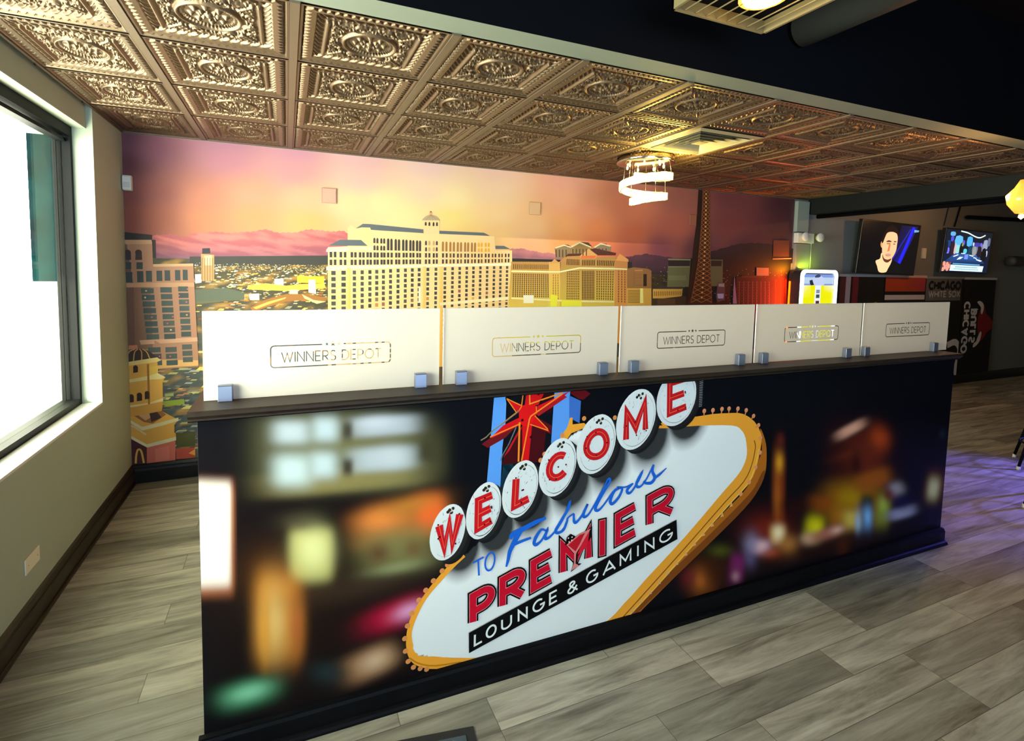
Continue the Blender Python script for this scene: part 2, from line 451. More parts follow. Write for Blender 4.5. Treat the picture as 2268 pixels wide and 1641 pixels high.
# ---------------------------------------------------------------- tiled ceiling
HC = 2.63
def tile_mesh(n=176):
    g = np.linspace(-1, 1, n + 1); A, B = np.meshgrid(g, g, indexing='ij')
    m = np.maximum(abs(A), abs(B)); side = np.where(abs(A) > abs(B), B, A)  # coordinate along the side
    diag = np.where(abs(A) > abs(B), 1, 0)
    H = np.zeros_like(A)          # height up into the ceiling (mm), lower = nearer the room
    def sm(x, a, b): t = np.clip((x - a) / (b - a), 0, 1); return t * t * (3 - 2 * t)
    tri = abs(((side * 9.5) % 1) * 2 - 1)
    tooth = sm(tri * .085 - (m - .865), -.008, .008)
    H = np.where(m > .865, 11 * (1 - tooth), 0)
    H = np.where(m > .955, 0, H)
    H = np.where((m <= .865) & (m > .79), 2 * (1 - sm(m, .79, .865)) + 1, H)
    ph = side * 46 + (m - .74) * 60 * np.where(diag > 0, 1, 1)
    rope = 9 - 7 * np.clip(np.cos(ph), -.2, 1) * np.sqrt(np.clip(1 - ((m - .735) / .055) ** 2, 0, 1))
    H = np.where((m <= .79) & (m > .68), rope, H)
    bar = 8 - 9 * np.sqrt(np.clip(1 - ((m - .64) / .028) ** 2, 0, 1)) * (abs(side) < .60)
    leaf = 8 - 4 * np.clip(np.sin(side * 75), 0, 1) * (abs(m - .645) < .03)
    H = np.where((m <= .68) & (m > .60), np.where(diag > 0, bar, leaf), H)
    # scrollwork field: ridges along spirals, mirrored four ways
    F = np.zeros_like(A); a, b = abs(A), abs(B)
    def ridge(pts, w, h):
        nonlocal F
        for (px, py) in pts:
            r2 = (a - px) ** 2 + (b - py) ** 2; F = np.maximum(F, h * np.exp(-r2 / (w * w)))
            if abs(px - py) > .01:
                r2 = (b - px) ** 2 + (a - py) ** 2; F = np.maximum(F, h * np.exp(-r2 / (w * w)))
    def spiral(cx, cy, r0, turns, a0, sgn, w, h):
        N_ = 44; ridge([(cx + r0 * (1 - t * .85) * cos(a0 + sgn * t * turns * 6.283), cy + r0 * (1 - t * .85) * sin(a0 + sgn * t * turns * 6.283)) for t in [k / N_ for k in range(N_)]], w, h)
    spiral(.50, .21, .095, 1.6, 2.2, 1, .018, 9)
    spiral(.50, .43, .075, 1.4, -1.5, -1, .016, 8)
    spiral(.37, .50, .06, 1.2, 0.3, 1, .016, 8)
    spiral(.13, .535, .055, 1.4, 3.0, 1, .014, 7)
    ridge([(.43 + .1 * t, .43 + .1 * t) for t in np.linspace(-.5, 1.3, 12)], .03, 10)
    ridge([(.52, .02), (.54, .06), (.50, .09), (.565, .30), (.55, .33), (.41, .33), (.44, .28), (.30, .56), (.24, .53), (.56, .56), (.49, .56), (.47, .02)], .022, 9)
    for k in range(9): ridge([(.55 - .02 * (k % 2), .10 + .05 * k)], .012, 6)
    r = np.hypot(A, B); th = np.arctan2(B, A)
    field = 10 - F
    ring = 10 - 9 * np.sqrt(np.clip(1 - ((r - .385) / .028) ** 2, 0, 1))
    ring2 = 10 - 5 * np.clip(np.cos(th * 44), 0, 1)
    petal = np.clip(np.cos(th * 8 + 3 * r), 0, 1) ** .6
    inner = 11 - 9 * petal * sm(r, .03, .1) * (1 - sm(r, .24, .30)) * (.6 + .4 * np.cos(r * 60))
    boss = 10 - 9 * np.clip(1 - (r / .06) ** 2, 0, 1)
    H2 = np.where(r < .415, ring, field); H2 = np.where(r < .357, ring2, H2); H2 = np.where(r < .30, inner, H2); H2 = np.where(r < .06, boss, H2)
    H = np.where(m <= .60, H2, H)
    me = bpy.data.meshes.new('ceiling_tile'); h = .61 / 2
    V = np.stack([A * h, B * h, H * .001 * 1.7 + .002], -1).reshape(-1, 3)
    q = np.arange((n + 1) * (n + 1)).reshape(n + 1, n + 1)
    Fc = np.stack([q[:-1, :-1], q[:-1, 1:], q[1:, 1:], q[1:, :-1]], -1).reshape(-1, 4)
    me.vertices.add(len(V)); me.vertices.foreach_set('co', V.ravel()); me.loops.add(Fc.size); me.loops.foreach_set('vertex_index', Fc.ravel())
    me.polygons.add(len(Fc)); me.polygons.foreach_set('loop_start', np.arange(0, Fc.size, 4)); me.polygons.foreach_set('loop_total', np.full(len(Fc), 4))
    me.update(calc_edges=True); me.polygons.foreach_set('use_smooth', np.ones(len(Fc), bool)); me.materials.append(M_bronze); me.validate()
    return me
xs = [0.025] + [.552 + .61 * i for i in range(12)]
ys = [0.0, -.681, -1.291, -1.901, -2.463]
cg = MB()
cg.box(.025, 7.3, -2.463, 0, HC + .045, HC + .06, 1)
for x in xs[1:-1]:
    cg.box(x - .017, x + .017, -2.463, 0, HC - .004, HC + .02, 0)
    cg.box(x - .020, x - .017, -2.463, 0, HC + .002, HC + .04, 1); cg.box(x + .017, x + .020, -2.463, 0, HC + .002, HC + .04, 1)
cg.box(.025, .037, -2.463, 0, HC - .006, HC + .02, 2); cg.box(0, 7.3, -.012, 0, HC - .006, HC + .02, 2)
for y in ys[1:-1]:
    cg.box(0, 7.3, y - .007, y + .007, HC + .006, HC + .03, 1)
ceil = cg.build('ceiling', [M_bar, M_groove, M_bar], kind='structure')
tm = tile_mesh(); first = None
for i in range(len(xs) - 1):
    for j in range(4):
        xa, xb = xs[i] + (.02 if i else .014), xs[i + 1] - .02
        ya, yb = ys[j] - (.008 if j else .014), ys[j + 1] + .008
        if i == 6 and j == 2: VX = (xa, xb, ya, yb); continue
        if first is None:
            t = bpy.data.objects.new('ceiling_tile', tm); COL.objects.link(t); first = t; t['label'] = 'embossed bronze ceiling tile'
        else:
            t = first.copy(); COL.objects.link(t)
        t.parent = ceil; t.location = ((xa + xb) / 2, (ya + yb) / 2, HC); t.scale = ((xb - xa) / .61, abs(yb - ya) / .61, 1)

# four-way air diffuser in one tile bay
xa, xb, ya, yb = VX; cx, cy = (xa + xb) / 2, (ya + yb) / 2; hw, hd = (xb - xa) / 2, abs(yb - ya) / 2
vt = empty('ceiling_vent', (cx, cy, HC)); tag(vt, 'square four-way air diffuser set among the bronze ceiling tiles', 'ceiling vent')
def ring_sq(mb, a, b, za, zb):
    P = [(-a * hw, -a * hd, za), (a * hw, -a * hd, za), (a * hw, a * hd, za), (-a * hw, a * hd, za)]; Q = [(-b * hw, -b * hd, zb), (b * hw, -b * hd, zb), (b * hw, b * hd, zb), (-b * hw, b * hd, zb)]
    for k in range(4): mb.face([P[k], P[(k + 1) % 4], Q[(k + 1) % 4], Q[k]])
f = MB(); ring_sq(f, 1, .86, -.003, -.010); ring_sq(f, .86, .84, -.010, .012); f.build('frame', M_beige, vt)
for a in (.80, .62, .45, .28):
    f = MB(); ring_sq(f, a, a - .11, -.012, .014); ring_sq(f, a - .11, a - .115, .014, .016); ring_sq(f, a, a - .004, -.012, -.010); f.build('louvre', M_beige, vt)
f = MB().box(-.14 * hw, .14 * hw, -.14 * hd, .14 * hd, -.008, -.004); f.build('centre_plate', M_beige, vt)
f = MB().box(-.98 * hw, .98 * hw, -.98 * hd, .98 * hd, .03, .035); f.build('duct_backing', M_groove, vt)

# ---------------------------------------------------------------- reception counter
ANG = -.01661
ctr = empty('reception_counter', (.85644, -2.63087, 0), ANG)
tag(ctr, 'long black reception counter printed with a neon welcome sign, along the mural wall', 'counter')
CL = 4.118
M_cbody = mat('black_counter_board', (.003, .004, .007), .55, spec=.05)
M_ctop = mat('dark_espresso_wood', (.022, .014, .009), .45, bump=.05, bscale=30, var=.4, spec=.22)
MB().box(-.005, CL, .004, .44, 0, 1.185).build('body', M_cbody, ctr, bevel=.003)
ct = MB()
ct.prism_x([(-.02, 1.185), (.46, 1.185), (.46, 1.20), (.46, 1.22), (-.022, 1.22), (-.026, 1.214), (-.026, 1.204), (-.012, 1.192), (-.012, 1.185)], -.028, CL + .025)
ct.build('countertop', M_ctop, ctr)
MB().prism_x([(.003, 0), (-.018, 0), (-.018, .078), (-.012, .088), (-.012, .094), (.003, .098)], -.02, CL + .012).build('baseboard', M_blackgloss, ctr)
MB().prism_x([(-.018, 0), (-.036, 0), (-.035, .008), (-.030, .016), (-.022, .021), (-.018, .022)], -.022, CL + .014).build('shoe_moulding', M_blackgloss, ctr)

ZB, ZTp = .098, 1.184
ca = Art((-.004, CL, ZB, ZTp))
BLOBS = [  # (centre, half axes), sharpness, colour, opacity
 ((0.341,0.491,0.415,-0.097,-0.003,-0.465), 2, '#1d130e', .9), ((0.241,0.610,0.122,-0.026,-0.001,-0.095), 2, '#5a3418', .7),
 ((0.469,1.027,0.280,-0.033,-0.000,-0.141), 5, '#6b6948', 1), ((0.477,0.921,0.264,-0.012,0.004,-0.045), 4, '#8a7f4e', .8),
 ((0.281,1.115,0.060,-0.006,-0.000,-0.042), 3, '#b9c6cf', 1), ((0.391,1.115,0.044,-0.005,-0.000,-0.046), 3, '#bccdd6', 1), ((0.601,1.106,0.122,-0.003,0.003,-0.037), 4, '#aeb6c2', 1), ((0.569,1.121,0.072,-0.002,0.002,-0.025), 2, '#c8cfdd', .8),
 ((0.283,0.979,0.063,-0.008,-0.000,-0.058), 3, '#c3d6da', 1), ((0.384,0.986,0.046,-0.006,-0.000,-0.049), 3, '#c0d2d8', 1), ((0.594,0.983,0.122,-0.006,0.003,-0.046), 4, '#b4bfc8', 1), ((0.626,0.984,0.057,-0.007,0.000,-0.037), 2, '#c6cdd6', .8),
 ((0.466,1.103,0.020,-0.002,-0.000,-0.038), 3, '#39342a', .95), ((0.467,0.967,0.020,-0.003,-0.000,-0.034), 3, '#332c22', .95), ((0.765,0.992,0.033,-0.004,0.000,-0.041), 3, '#2b2418', .95), ((0.784,0.981,0.061,-0.007,0.001,-0.103), 3, '#4c4a30', .45),
 ((0.342,0.661,0.070,-0.014,-0.001,-0.097), 5, '#cfc878', 1), ((0.349,0.676,0.052,-0.010,-0.000,-0.073), 2, '#f0f0a8', .9), ((0.299,0.789,0.058,-0.010,-0.000,-0.032), 2, '#504838', .6),
 ((0.233,0.452,0.075,-0.019,-0.002,-0.161), 4, '#d98a32', 1), ((0.218,0.440,0.039,-0.010,-0.001,-0.120), 2, '#f6c878', .9), ((0.289,0.406,0.022,-0.006,-0.001,-0.098), 2, '#c46a34', .8), ((0.187,0.424,0.017,-0.004,-0.001,-0.112), 2, '#e8a030', .8),
 ((0.672,0.716,0.169,0.001,0.013,-0.074), 4, '#b0682c', 1), ((0.587,0.747,0.072,-0.002,0.006,-0.047), 2, '#f08a40', .9), ((0.778,0.749,0.060,0.001,0.012,-0.066), 3, '#f0682c', .95), ((0.693,0.789,0.107,0.010,0.008,-0.035), 2, '#c07a30', .8),
 ((0.652,0.625,0.144,-0.012,0.009,-0.087), 3, '#7d7648', .9), ((0.579,0.622,0.041,-0.008,0.000,-0.042), 2, '#5a3a24', .8), ((0.711,0.614,0.034,-0.007,0.000,-0.035), 2, '#6a4a2c', .7), ((0.644,0.549,0.099,0.001,0.005,-0.025), 2, '#9aa070', .9),
 ((0.650,0.366,0.118,0.021,0.018,-0.049), 2.5, '#c00f3c', 1), ((0.696,0.368,0.055,0.010,0.010,-0.029), 2, '#f0a8d8', .95),
 ((0.548,0.197,0.089,0.019,0.021,-0.053), 3, '#c08a5e', 1), ((0.564,0.201,0.052,0.011,0.013,-0.034), 2, '#f6ceA8', .95),
 ((0.136,0.202,0.090,0.002,0.011,-0.051), 3, '#2f6a48', 1), ((0.136,0.206,0.060,0.002,0.006,-0.030), 2, '#8cd6ac', .95), ((0.399,0.202,0.062,-0.018,-0.000,-0.042), 2, '#26383a', .9),
 ((0.461,0.252,0.332,-0.092,-0.000,-0.284), 2, '#1a0f10', .4), ((0.523,0.507,0.243,0.001,0.010,-0.052), 2, '#3a2a20', .7), ((0.005,0.840,0.102,-0.018,-0.004,-0.209), 2, '#150f12', .8),
 ((0.040,0.779,0.056,-0.010,-0.003,-0.191), 9, '#c87850', .9), ((0.030,0.794,0.056,-0.010,-0.003,-0.179), 12, '#fffff6', 1),
 ((2.659,0.532,0.045,-0.007,0.021,-0.254), 4, '#6a2410', 1), ((2.651,0.491,0.029,-0.005,0.013,-0.152), 2, '#a85a1c', .9), ((2.646,0.706,0.027,-0.003,0.004,-0.050), 2, '#d89424', .95), ((2.645,0.829,0.025,-0.003,0.003,-0.033), 2, '#5a2018', .9),
 ((2.597,0.343,0.159,-0.029,0.007,-0.093), 2, '#7a2010', .9), ((2.668,0.313,0.055,-0.010,0.004,-0.053), 3, '#e8b070', 1), ((2.671,0.321,0.034,-0.006,0.003,-0.036), 2, '#fff0c8', .9), ((2.548,0.269,0.069,-0.013,0.003,-0.038), 2.5, '#f0bcc8', .95), ((2.481,0.298,0.054,-0.010,0.004,-0.058), 2, '#8a86a8', .7),
 ((2.751,0.239,0.071,-0.013,0.004,-0.052), 2, '#b87838', .9), ((2.629,0.220,0.068,-0.013,0.002,-0.030), 2, '#c05030', .7), ((2.477,0.217,0.043,-0.009,0.004,-0.050), 2, '#706898', .6), ((2.385,0.187,0.051,-0.016,-0.008,-0.071), 3, '#8e2674', .95), ((2.382,0.147,0.025,-0.005,0.002,-0.025), 2, '#d8a0a8', .8),
 ((2.165,0.170,0.090,-0.020,0.006,-0.088), 2.5, '#7a3c14', .9), ((2.150,0.181,0.040,-0.009,0.003,-0.048), 2, '#c87028', .8), ((2.270,0.299,0.072,-0.014,0.002,-0.032), 2, '#4f5218', .9), ((2.251,0.207,0.187,-0.039,0.006,-0.097), 2, '#3a1a0c', .7), ((2.076,0.205,0.048,-0.010,0.003,-0.047), 2, '#701828', .6),
 ((3.279,0.608,0.254,-0.033,0.025,-0.238), 4, '#3a120c', .9), ((3.339,0.663,0.165,-0.020,0.015,-0.137), 3, '#6a2416', .8), ((3.191,0.830,0.105,0.029,0.022,-0.027), 3, '#e0a088', 1), ((3.450,0.750,0.076,0.010,0.043,-0.069), 2, '#a83e18', .95), ((3.219,0.687,0.137,0.011,0.013,-0.025), 2, '#5e2414', .9), ((3.259,0.611,0.047,-0.006,0.009,-0.082), 2, '#200a0c', .8),
 ((3.290,0.382,0.255,-0.010,0.053,-0.153), 4, '#8a5210', 1), ((3.246,0.425,0.135,-0.021,0.007,-0.064), 2, '#a8820c', .9), ((3.423,0.507,0.154,0.017,0.034,-0.057), 3, '#9a4e16', .95), ((2.994,0.429,0.100,-0.016,0.005,-0.053), 2.5, '#8a4210', .95), ((3.140,0.334,0.078,-0.013,0.007,-0.073), 2, '#a86a14', .8),
 ((2.945,0.302,0.074,-0.022,-0.011,-0.071), 3, '#b0a010', 1), ((2.957,0.304,0.050,-0.009,0.004,-0.044), 2, '#e0d010', .9), ((2.915,0.242,0.055,-0.010,0.003,-0.031), 2, '#f0c0a0', .9), ((3.048,0.248,0.156,0.008,0.019,-0.037), 2.5, '#b06858', .95), ((3.135,0.255,0.048,0.004,0.013,-0.023), 2, '#e8b0a0', .9),
 ((3.377,0.377,0.066,-0.017,-0.005,-0.054), 3, '#2a2a10', .95), ((3.375,0.277,0.066,-0.011,0.009,-0.085), 3, '#3a5a88', .95), ((3.394,0.287,0.036,-0.006,0.006,-0.056), 2, '#7cb4f0', .95), ((3.253,0.297,0.074,-0.013,0.006,-0.055), 2.5, '#d0b450', .95), ((3.309,0.270,0.027,-0.005,0.006,-0.056), 2, '#9ac0e8', .8),
 ((3.530,0.302,0.072,-0.018,-0.010,-0.100), 3, '#808832', .95), ((3.532,0.343,0.043,-0.007,0.006,-0.048), 2, '#b0bc50', .8), ((3.643,0.420,0.062,0.010,0.033,-0.043), 2.5, '#a89cae', .95), ((3.568,0.394,0.058,-0.009,0.006,-0.048), 2, '#701818', .8), ((3.713,0.262,0.121,0.003,0.019,-0.036), 3, '#a8a2d0', .95),
 ((3.698,0.326,0.105,-0.017,0.007,-0.058), 2, '#181a48', .8), ((3.669,0.567,0.089,-0.011,0.015,-0.125), 2, '#140a0c', .8), ((4.025,0.374,0.101,-0.025,-0.015,-0.100), 3, '#5e2a12', .95), ((4.010,0.366,0.058,-0.014,-0.006,-0.066), 2.5, '#cfc4a0', 1), ((4.057,0.713,0.032,-0.003,0.004,-0.030), 2, '#20283c', .8),
 ((3.019,0.170,0.538,-0.008,0.023,-0.056), 2, '#2e120c', .6), ((2.791,0.444,0.143,-0.023,0.005,-0.052), 2, '#2a0c0a', .7), ((3.197,0.144,0.053,-0.010,0.006,-0.056), 2, '#4a2010', .8),
]
FACE = smooth_closed([(0.727,0.178),(0.706,0.222),(0.700,0.280),(0.722,0.343),(0.760,0.407),(0.817,0.464),(0.884,0.522),(0.996,0.599),(1.133,0.692),(1.278,0.772),(1.321,0.904),(1.386,0.979),(1.463,1.006),(1.669,0.998),(1.890,0.974),(2.079,0.967),(2.299,0.947),(2.366,0.919),(2.403,0.869),(2.419,0.781),(2.397,0.717),(2.351,0.665),(2.265,0.596),(2.040,0.410),(1.815,0.243),(1.623,0.098),(1.398,0.053),(1.112,0.081),(0.945,0.096)], 3)
def inside(poly, X, Z):
    r = np.zeros(X.shape, bool); n = len(poly)
    for i in range(n):
        (xa, za), (xb, zb) = poly[i - 1], poly[i]
        if za == zb: continue
        c = ((za > Z) != (zb > Z)) & (X < (xb - xa) * (Z - za) / (zb - za) + xa); r ^= c
    return r
SHAD = [[(0.952,0.586),(0.957,0.604),(0.959,0.623),(0.959,0.642),(0.957,0.660),(0.952,0.677),(0.945,0.692),(0.937,0.705),(0.927,0.715),(0.915,0.722),(0.902,0.727),(0.889,0.727),(0.876,0.725),(0.863,0.720),(0.851,0.711),(0.839,0.700),(0.829,0.686),(0.821,0.671),(0.814,0.654),(0.810,0.636),(0.807,0.618),(0.807,0.599),(0.809,0.581),(0.814,0.565),(0.820,0.550),(0.829,0.537),(0.838,0.526),(0.850,0.519),(0.862,0.514),(0.875,0.513),(0.889,0.515),(0.902,0.520),(0.914,0.528),(0.926,0.539),(0.937,0.553),(0.945,0.568)], [(1.102,0.642),(1.107,0.661),(1.109,0.680),(1.109,0.700),(1.107,0.718),(1.102,0.735),(1.095,0.751),(1.085,0.764),(1.074,0.774),(1.062,0.781),(1.049,0.785),(1.035,0.786),(1.021,0.784),(1.008,0.778),(0.995,0.769),(0.983,0.757),(0.972,0.744),(0.964,0.728),(0.957,0.710),(0.952,0.692),(0.950,0.673),(0.950,0.654),(0.952,0.636),(0.957,0.619),(0.964,0.604),(0.972,0.591),(0.983,0.580),(0.995,0.572),(1.008,0.568),(1.022,0.566),(1.036,0.568),(1.049,0.574),(1.063,0.582),(1.075,0.594),(1.086,0.608),(1.095,0.624)], [(1.264,0.709),(1.269,0.728),(1.272,0.748),(1.271,0.768),(1.269,0.787),(1.263,0.804),(1.256,0.820),(1.246,0.833),(1.234,0.844),(1.221,0.851),(1.207,0.855),(1.193,0.856),(1.178,0.853),(1.164,0.847),(1.150,0.838),(1.138,0.826),(1.127,0.811),(1.118,0.795),(1.111,0.777),(1.106,0.758),(1.103,0.739),(1.103,0.720),(1.106,0.701),(1.111,0.684),(1.118,0.668),(1.128,0.655),(1.139,0.644),(1.151,0.636),(1.165,0.632),(1.180,0.631),(1.194,0.633),(1.209,0.638),(1.223,0.647),(1.236,0.659),(1.247,0.674),(1.257,0.691)], [(1.459,0.784),(1.465,0.804),(1.467,0.826),(1.467,0.847),(1.463,0.867),(1.457,0.886),(1.448,0.902),(1.437,0.916),(1.424,0.927),(1.410,0.935),(1.394,0.939),(1.378,0.940),(1.361,0.937),(1.345,0.930),(1.330,0.920),(1.317,0.907),(1.305,0.892),(1.295,0.874),(1.287,0.855),(1.282,0.835),(1.279,0.814),(1.279,0.794),(1.283,0.774),(1.288,0.756),(1.297,0.739),(1.307,0.725),(1.320,0.714),(1.334,0.705),(1.349,0.701),(1.366,0.699),(1.382,0.702),(1.398,0.708),(1.414,0.718),(1.428,0.730),(1.441,0.746),(1.451,0.764)], [(1.651,0.862),(1.657,0.883),(1.659,0.905),(1.659,0.927),(1.655,0.947),(1.648,0.967),(1.639,0.983),(1.627,0.998),(1.613,1.009),(1.598,1.017),(1.581,1.021),(1.564,1.021),(1.547,1.017),(1.530,1.010),(1.514,1.000),(1.499,0.987),(1.487,0.971),(1.476,0.952),(1.468,0.933),(1.463,0.912),(1.460,0.891),(1.461,0.870),(1.464,0.850),(1.470,0.831),(1.479,0.814),(1.490,0.799),(1.504,0.788),(1.519,0.780),(1.535,0.775),(1.552,0.774),(1.570,0.777),(1.587,0.783),(1.604,0.793),(1.619,0.807),(1.632,0.823),(1.643,0.841)], [(1.878,0.947),(1.884,0.969),(1.886,0.992),(1.885,1.014),(1.881,1.035),(1.874,1.055),(1.864,1.072),(1.851,1.087),(1.836,1.098),(1.819,1.106),(1.801,1.110),(1.783,1.110),(1.764,1.106),(1.746,1.098),(1.729,1.087),(1.714,1.073),(1.700,1.057),(1.689,1.038),(1.681,1.017),(1.675,0.996),(1.673,0.974),(1.673,0.952),(1.677,0.932),(1.684,0.912),(1.694,0.895),(1.706,0.880),(1.720,0.869),(1.736,0.860),(1.754,0.856),(1.772,0.855),(1.791,0.858),(1.810,0.865),(1.827,0.876),(1.843,0.890),(1.857,0.907),(1.869,0.926)], [(2.087,1.010),(2.092,1.030),(2.094,1.050),(2.093,1.069),(2.088,1.088),(2.081,1.106),(2.071,1.121),(2.058,1.134),(2.044,1.144),(2.028,1.151),(2.011,1.155),(1.993,1.155),(1.975,1.151),(1.958,1.145),(1.942,1.135),(1.928,1.123),(1.915,1.108),(1.905,1.092),(1.897,1.073),(1.892,1.054),(1.890,1.035),(1.891,1.016),(1.895,0.997),(1.902,0.980),(1.912,0.965),(1.924,0.952),(1.938,0.941),(1.954,0.934),(1.971,0.930),(1.988,0.929),(2.006,0.932),(2.023,0.938),(2.040,0.947),(2.055,0.959),(2.068,0.974),(2.079,0.991)]]
def counter_colour(X, Z):
    C = np.zeros(X.shape + (3,)); C[:] = hx('#080a11')
    for (b, p, col, op) in BLOBS:
        cx, cz, ax, az, bx, bz = b; det = ax * bz - az * bx
        u = ((X - cx) * bz - (Z - cz) * bx) / det; v = ((Z - cz) * ax - (X - cx) * az) / det
        w = op * np.exp(-(abs(u) ** p + abs(v) ** p)); c = np.array(hx(col))
        C = C * (1 - w[..., None]) + c * w[..., None]
    ins = inside(FACE, X, Z)
    f = np.zeros_like(C); f[:] = hx('#f6fafc')
    sh = np.zeros(X.shape)
    for e in SHAD:
        mx = sum(p[0] for p in e) / len(e); mz = sum(p[1] for p in e) / len(e)
        rx = (max(p[0] for p in e) - min(p[0] for p in e)) / 2; rz = (max(p[1] for p in e) - min(p[1] for p in e)) / 2
        d = np.hypot((X - mx - .02) / rx, (Z - mz + .03) / rz); sh = np.maximum(sh, np.clip((1.55 - d) / .62, 0, 1) ** 1.3)
    dk = np.array(hx('#15161a')); f = f * (1 - sh[..., None] * .97) + dk * sh[..., None] * .97
    C[ins] = f[ins]
    return C
ca.grid(-.004, CL, ZB, ZTp, 520, 140, counter_colour)

# blue posts and the red star
ca.layer()
ca.poly([(1.032,1.189),(1.111,1.188),(1.080,1.177),(1.085,1.149),(1.083,1.066),(1.072,0.972),(1.066,0.793),(1.007,0.828)], '#5a9cf0')
ca.poly([(1.111,1.188),(1.304,1.191),(1.297,1.177),(1.300,1.045),(1.294,0.947),(1.230,0.888),(1.066,0.793),(1.072,0.972)], '#0b0f18')
ca.poly([(1.083,0.939),(1.072,0.899),(1.117,0.909),(1.148,0.801),(1.064,0.794)], '#0f3040')
ca.poly([(1.304,1.191),(1.381,1.192),(1.376,1.138),(1.382,1.057),(1.359,0.986),(1.344,0.974),(1.294,0.960),(1.299,1.078)], '#5a98ea')
ca.poly([(1.375,1.161),(1.433,1.133),(1.430,1.036),(1.394,1.056),(1.378,1.064)], '#3a6cc0')
ca.layer()
ca.poly([(1.197,1.049),(1.268,1.016),(1.259,0.885),(1.187,0.894),(1.070,0.899),(1.086,0.939),(1.142,1.035)], '#420a12')
ca.poly([(1.250,1.190),(1.300,1.191),(1.299,1.121),(1.289,1.092),(1.242,1.097)], '#2a0a12')
ca.poly([(1.375,1.174),(1.406,1.190),(1.430,1.193),(1.481,1.161),(1.444,1.137),(1.421,1.143)], '#5c0d16')
ca.poly([(0.982,0.994),(1.008,0.976),(1.084,1.009),(1.141,1.061),(1.127,1.081)], '#6a141c')
ca.poly([(1.217,1.086),(1.294,1.039),(1.292,1.002),(1.197,1.050)], '#5a0e16')
ca.layer()
RED = '#d01218'
ca.poly([(1.086,1.171),(1.153,1.140),(1.140,1.106),(1.112,1.137)], RED); ca.poly([(1.173,1.185),(1.259,1.188),(1.230,1.133),(1.167,1.132)], RED)
ca.poly([(1.378,1.181),(1.223,1.127),(1.221,1.092),(1.353,1.163)], RED); ca.poly([(1.353,1.163),(1.217,1.099),(1.232,1.085),(1.364,1.155)], '#a81820')
ca.poly([(1.214,1.089),(1.280,1.021),(1.288,1.010),(1.190,1.056)], RED); ca.poly([(1.141,1.086),(1.073,1.061),(1.019,1.016),(1.027,1.015),(1.159,1.059)], RED); ca.poly([(1.158,1.066),(1.203,1.048),(1.191,0.893),(1.163,0.897)], RED)
ca.poly([(1.142,1.035),(1.162,1.052),(1.103,0.953),(1.076,0.927)], '#b01820')
ca.poly([(1.150,1.134),(1.181,1.141),(1.216,1.133),(1.224,1.098),(1.211,1.073),(1.197,1.049),(1.162,1.049),(1.143,1.073),(1.142,1.106)], '#dc1418')
ca.layer()
OR = '#f08a2a'
for p, w in (([(1.188,1.188),(1.190,1.140),(1.345,1.177)], .006), ([(1.159,1.187),(1.153,1.133),(1.143,1.118),(1.020,1.038)], .004), ([(1.341,1.170),(1.196,1.088),(1.190,1.075),(1.159,0.904)], .006), ([(1.146,1.067),(1.145,0.902)], .008), ([(1.017,1.019),(1.145,1.060)], .005),
             ([(1.086,1.171),(1.150,1.137)], .004), ([(1.086,1.171),(1.133,1.106)], .004), ([(1.194,1.054),(1.280,1.019)], .004), ([(1.214,1.089),(1.277,1.025)], .004), ([(1.220,1.128),(1.222,1.098)], .004)):
    ca.stroke(p, w, OR)
ca.stroke([(1.143,1.118),(1.126,1.104),(1.020,1.038),(1.001,1.021),(0.978,1.010)], .005, '#8a7a60'); ca.stroke([(1.131,1.049),(1.102,0.985),(1.072,0.937),(1.065,0.916)], .005, '#6a7078')
for p in ([(1.130,1.094),(1.158,1.075),(1.089,0.977),(1.229,1.179),(1.241,1.145),(1.199,1.000)]): ca.disc(p, .006, '#2a0408')
# golden rim of the sign: side, rim, front
ca.layer()
GO, GD, GS = '#f2a233', '#b0641c', '#7c4218'
ca.poly(smooth([(1.636,0.061),(1.819,0.166),(2.044,0.330),(2.284,0.503),(2.425,0.605),(2.488,0.720),(2.514,0.800),(2.494,0.906),(2.534,0.840),(2.550,0.765),(2.548,0.666),(2.506,0.582),(2.417,0.497),(2.192,0.351),(1.990,0.226),(1.788,0.095),(1.703,0.020)], 3), GD)
ca.poly(smooth([(1.713,0.027),(1.779,0.096),(1.990,0.226),(2.192,0.351),(2.417,0.497),(2.506,0.582),(2.548,0.666),(2.526,0.674),(2.477,0.597),(2.388,0.528),(2.165,0.382),(1.964,0.262),(1.753,0.133),(1.657,0.056)], 3), GS)
ca.layer()
ca.poly(smooth_closed([(1.879,0.977),(2.007,0.972),(2.177,0.959),(2.299,0.947),(2.359,0.923),(2.400,0.870),(2.419,0.781),(2.397,0.717),(2.351,0.665),(2.265,0.596),(2.040,0.410),(1.815,0.243),(1.613,0.091),(1.679,0.055),(1.863,0.195),(2.091,0.366),(2.308,0.530),(2.428,0.615),(2.481,0.695),(2.505,0.801),(2.504,0.874),(2.451,0.946),(2.374,0.991),(2.301,1.003),(2.174,1.009),(2.076,1.006),(1.888,1.008)], 2), GO)
ca.layer()
ca.stroke(smooth([(1.646,0.058),(1.850,0.213),(2.072,0.384),(2.281,0.550),(2.400,0.639),(2.448,0.715),(2.468,0.806),(2.458,0.848)], 3), .006, '#7a4a14')
ca.stroke(smooth([(1.668,0.053),(1.869,0.194),(2.091,0.366),(2.302,0.528),(2.424,0.620),(2.473,0.702),(2.493,0.798)], 3), .007, '#f8c050')
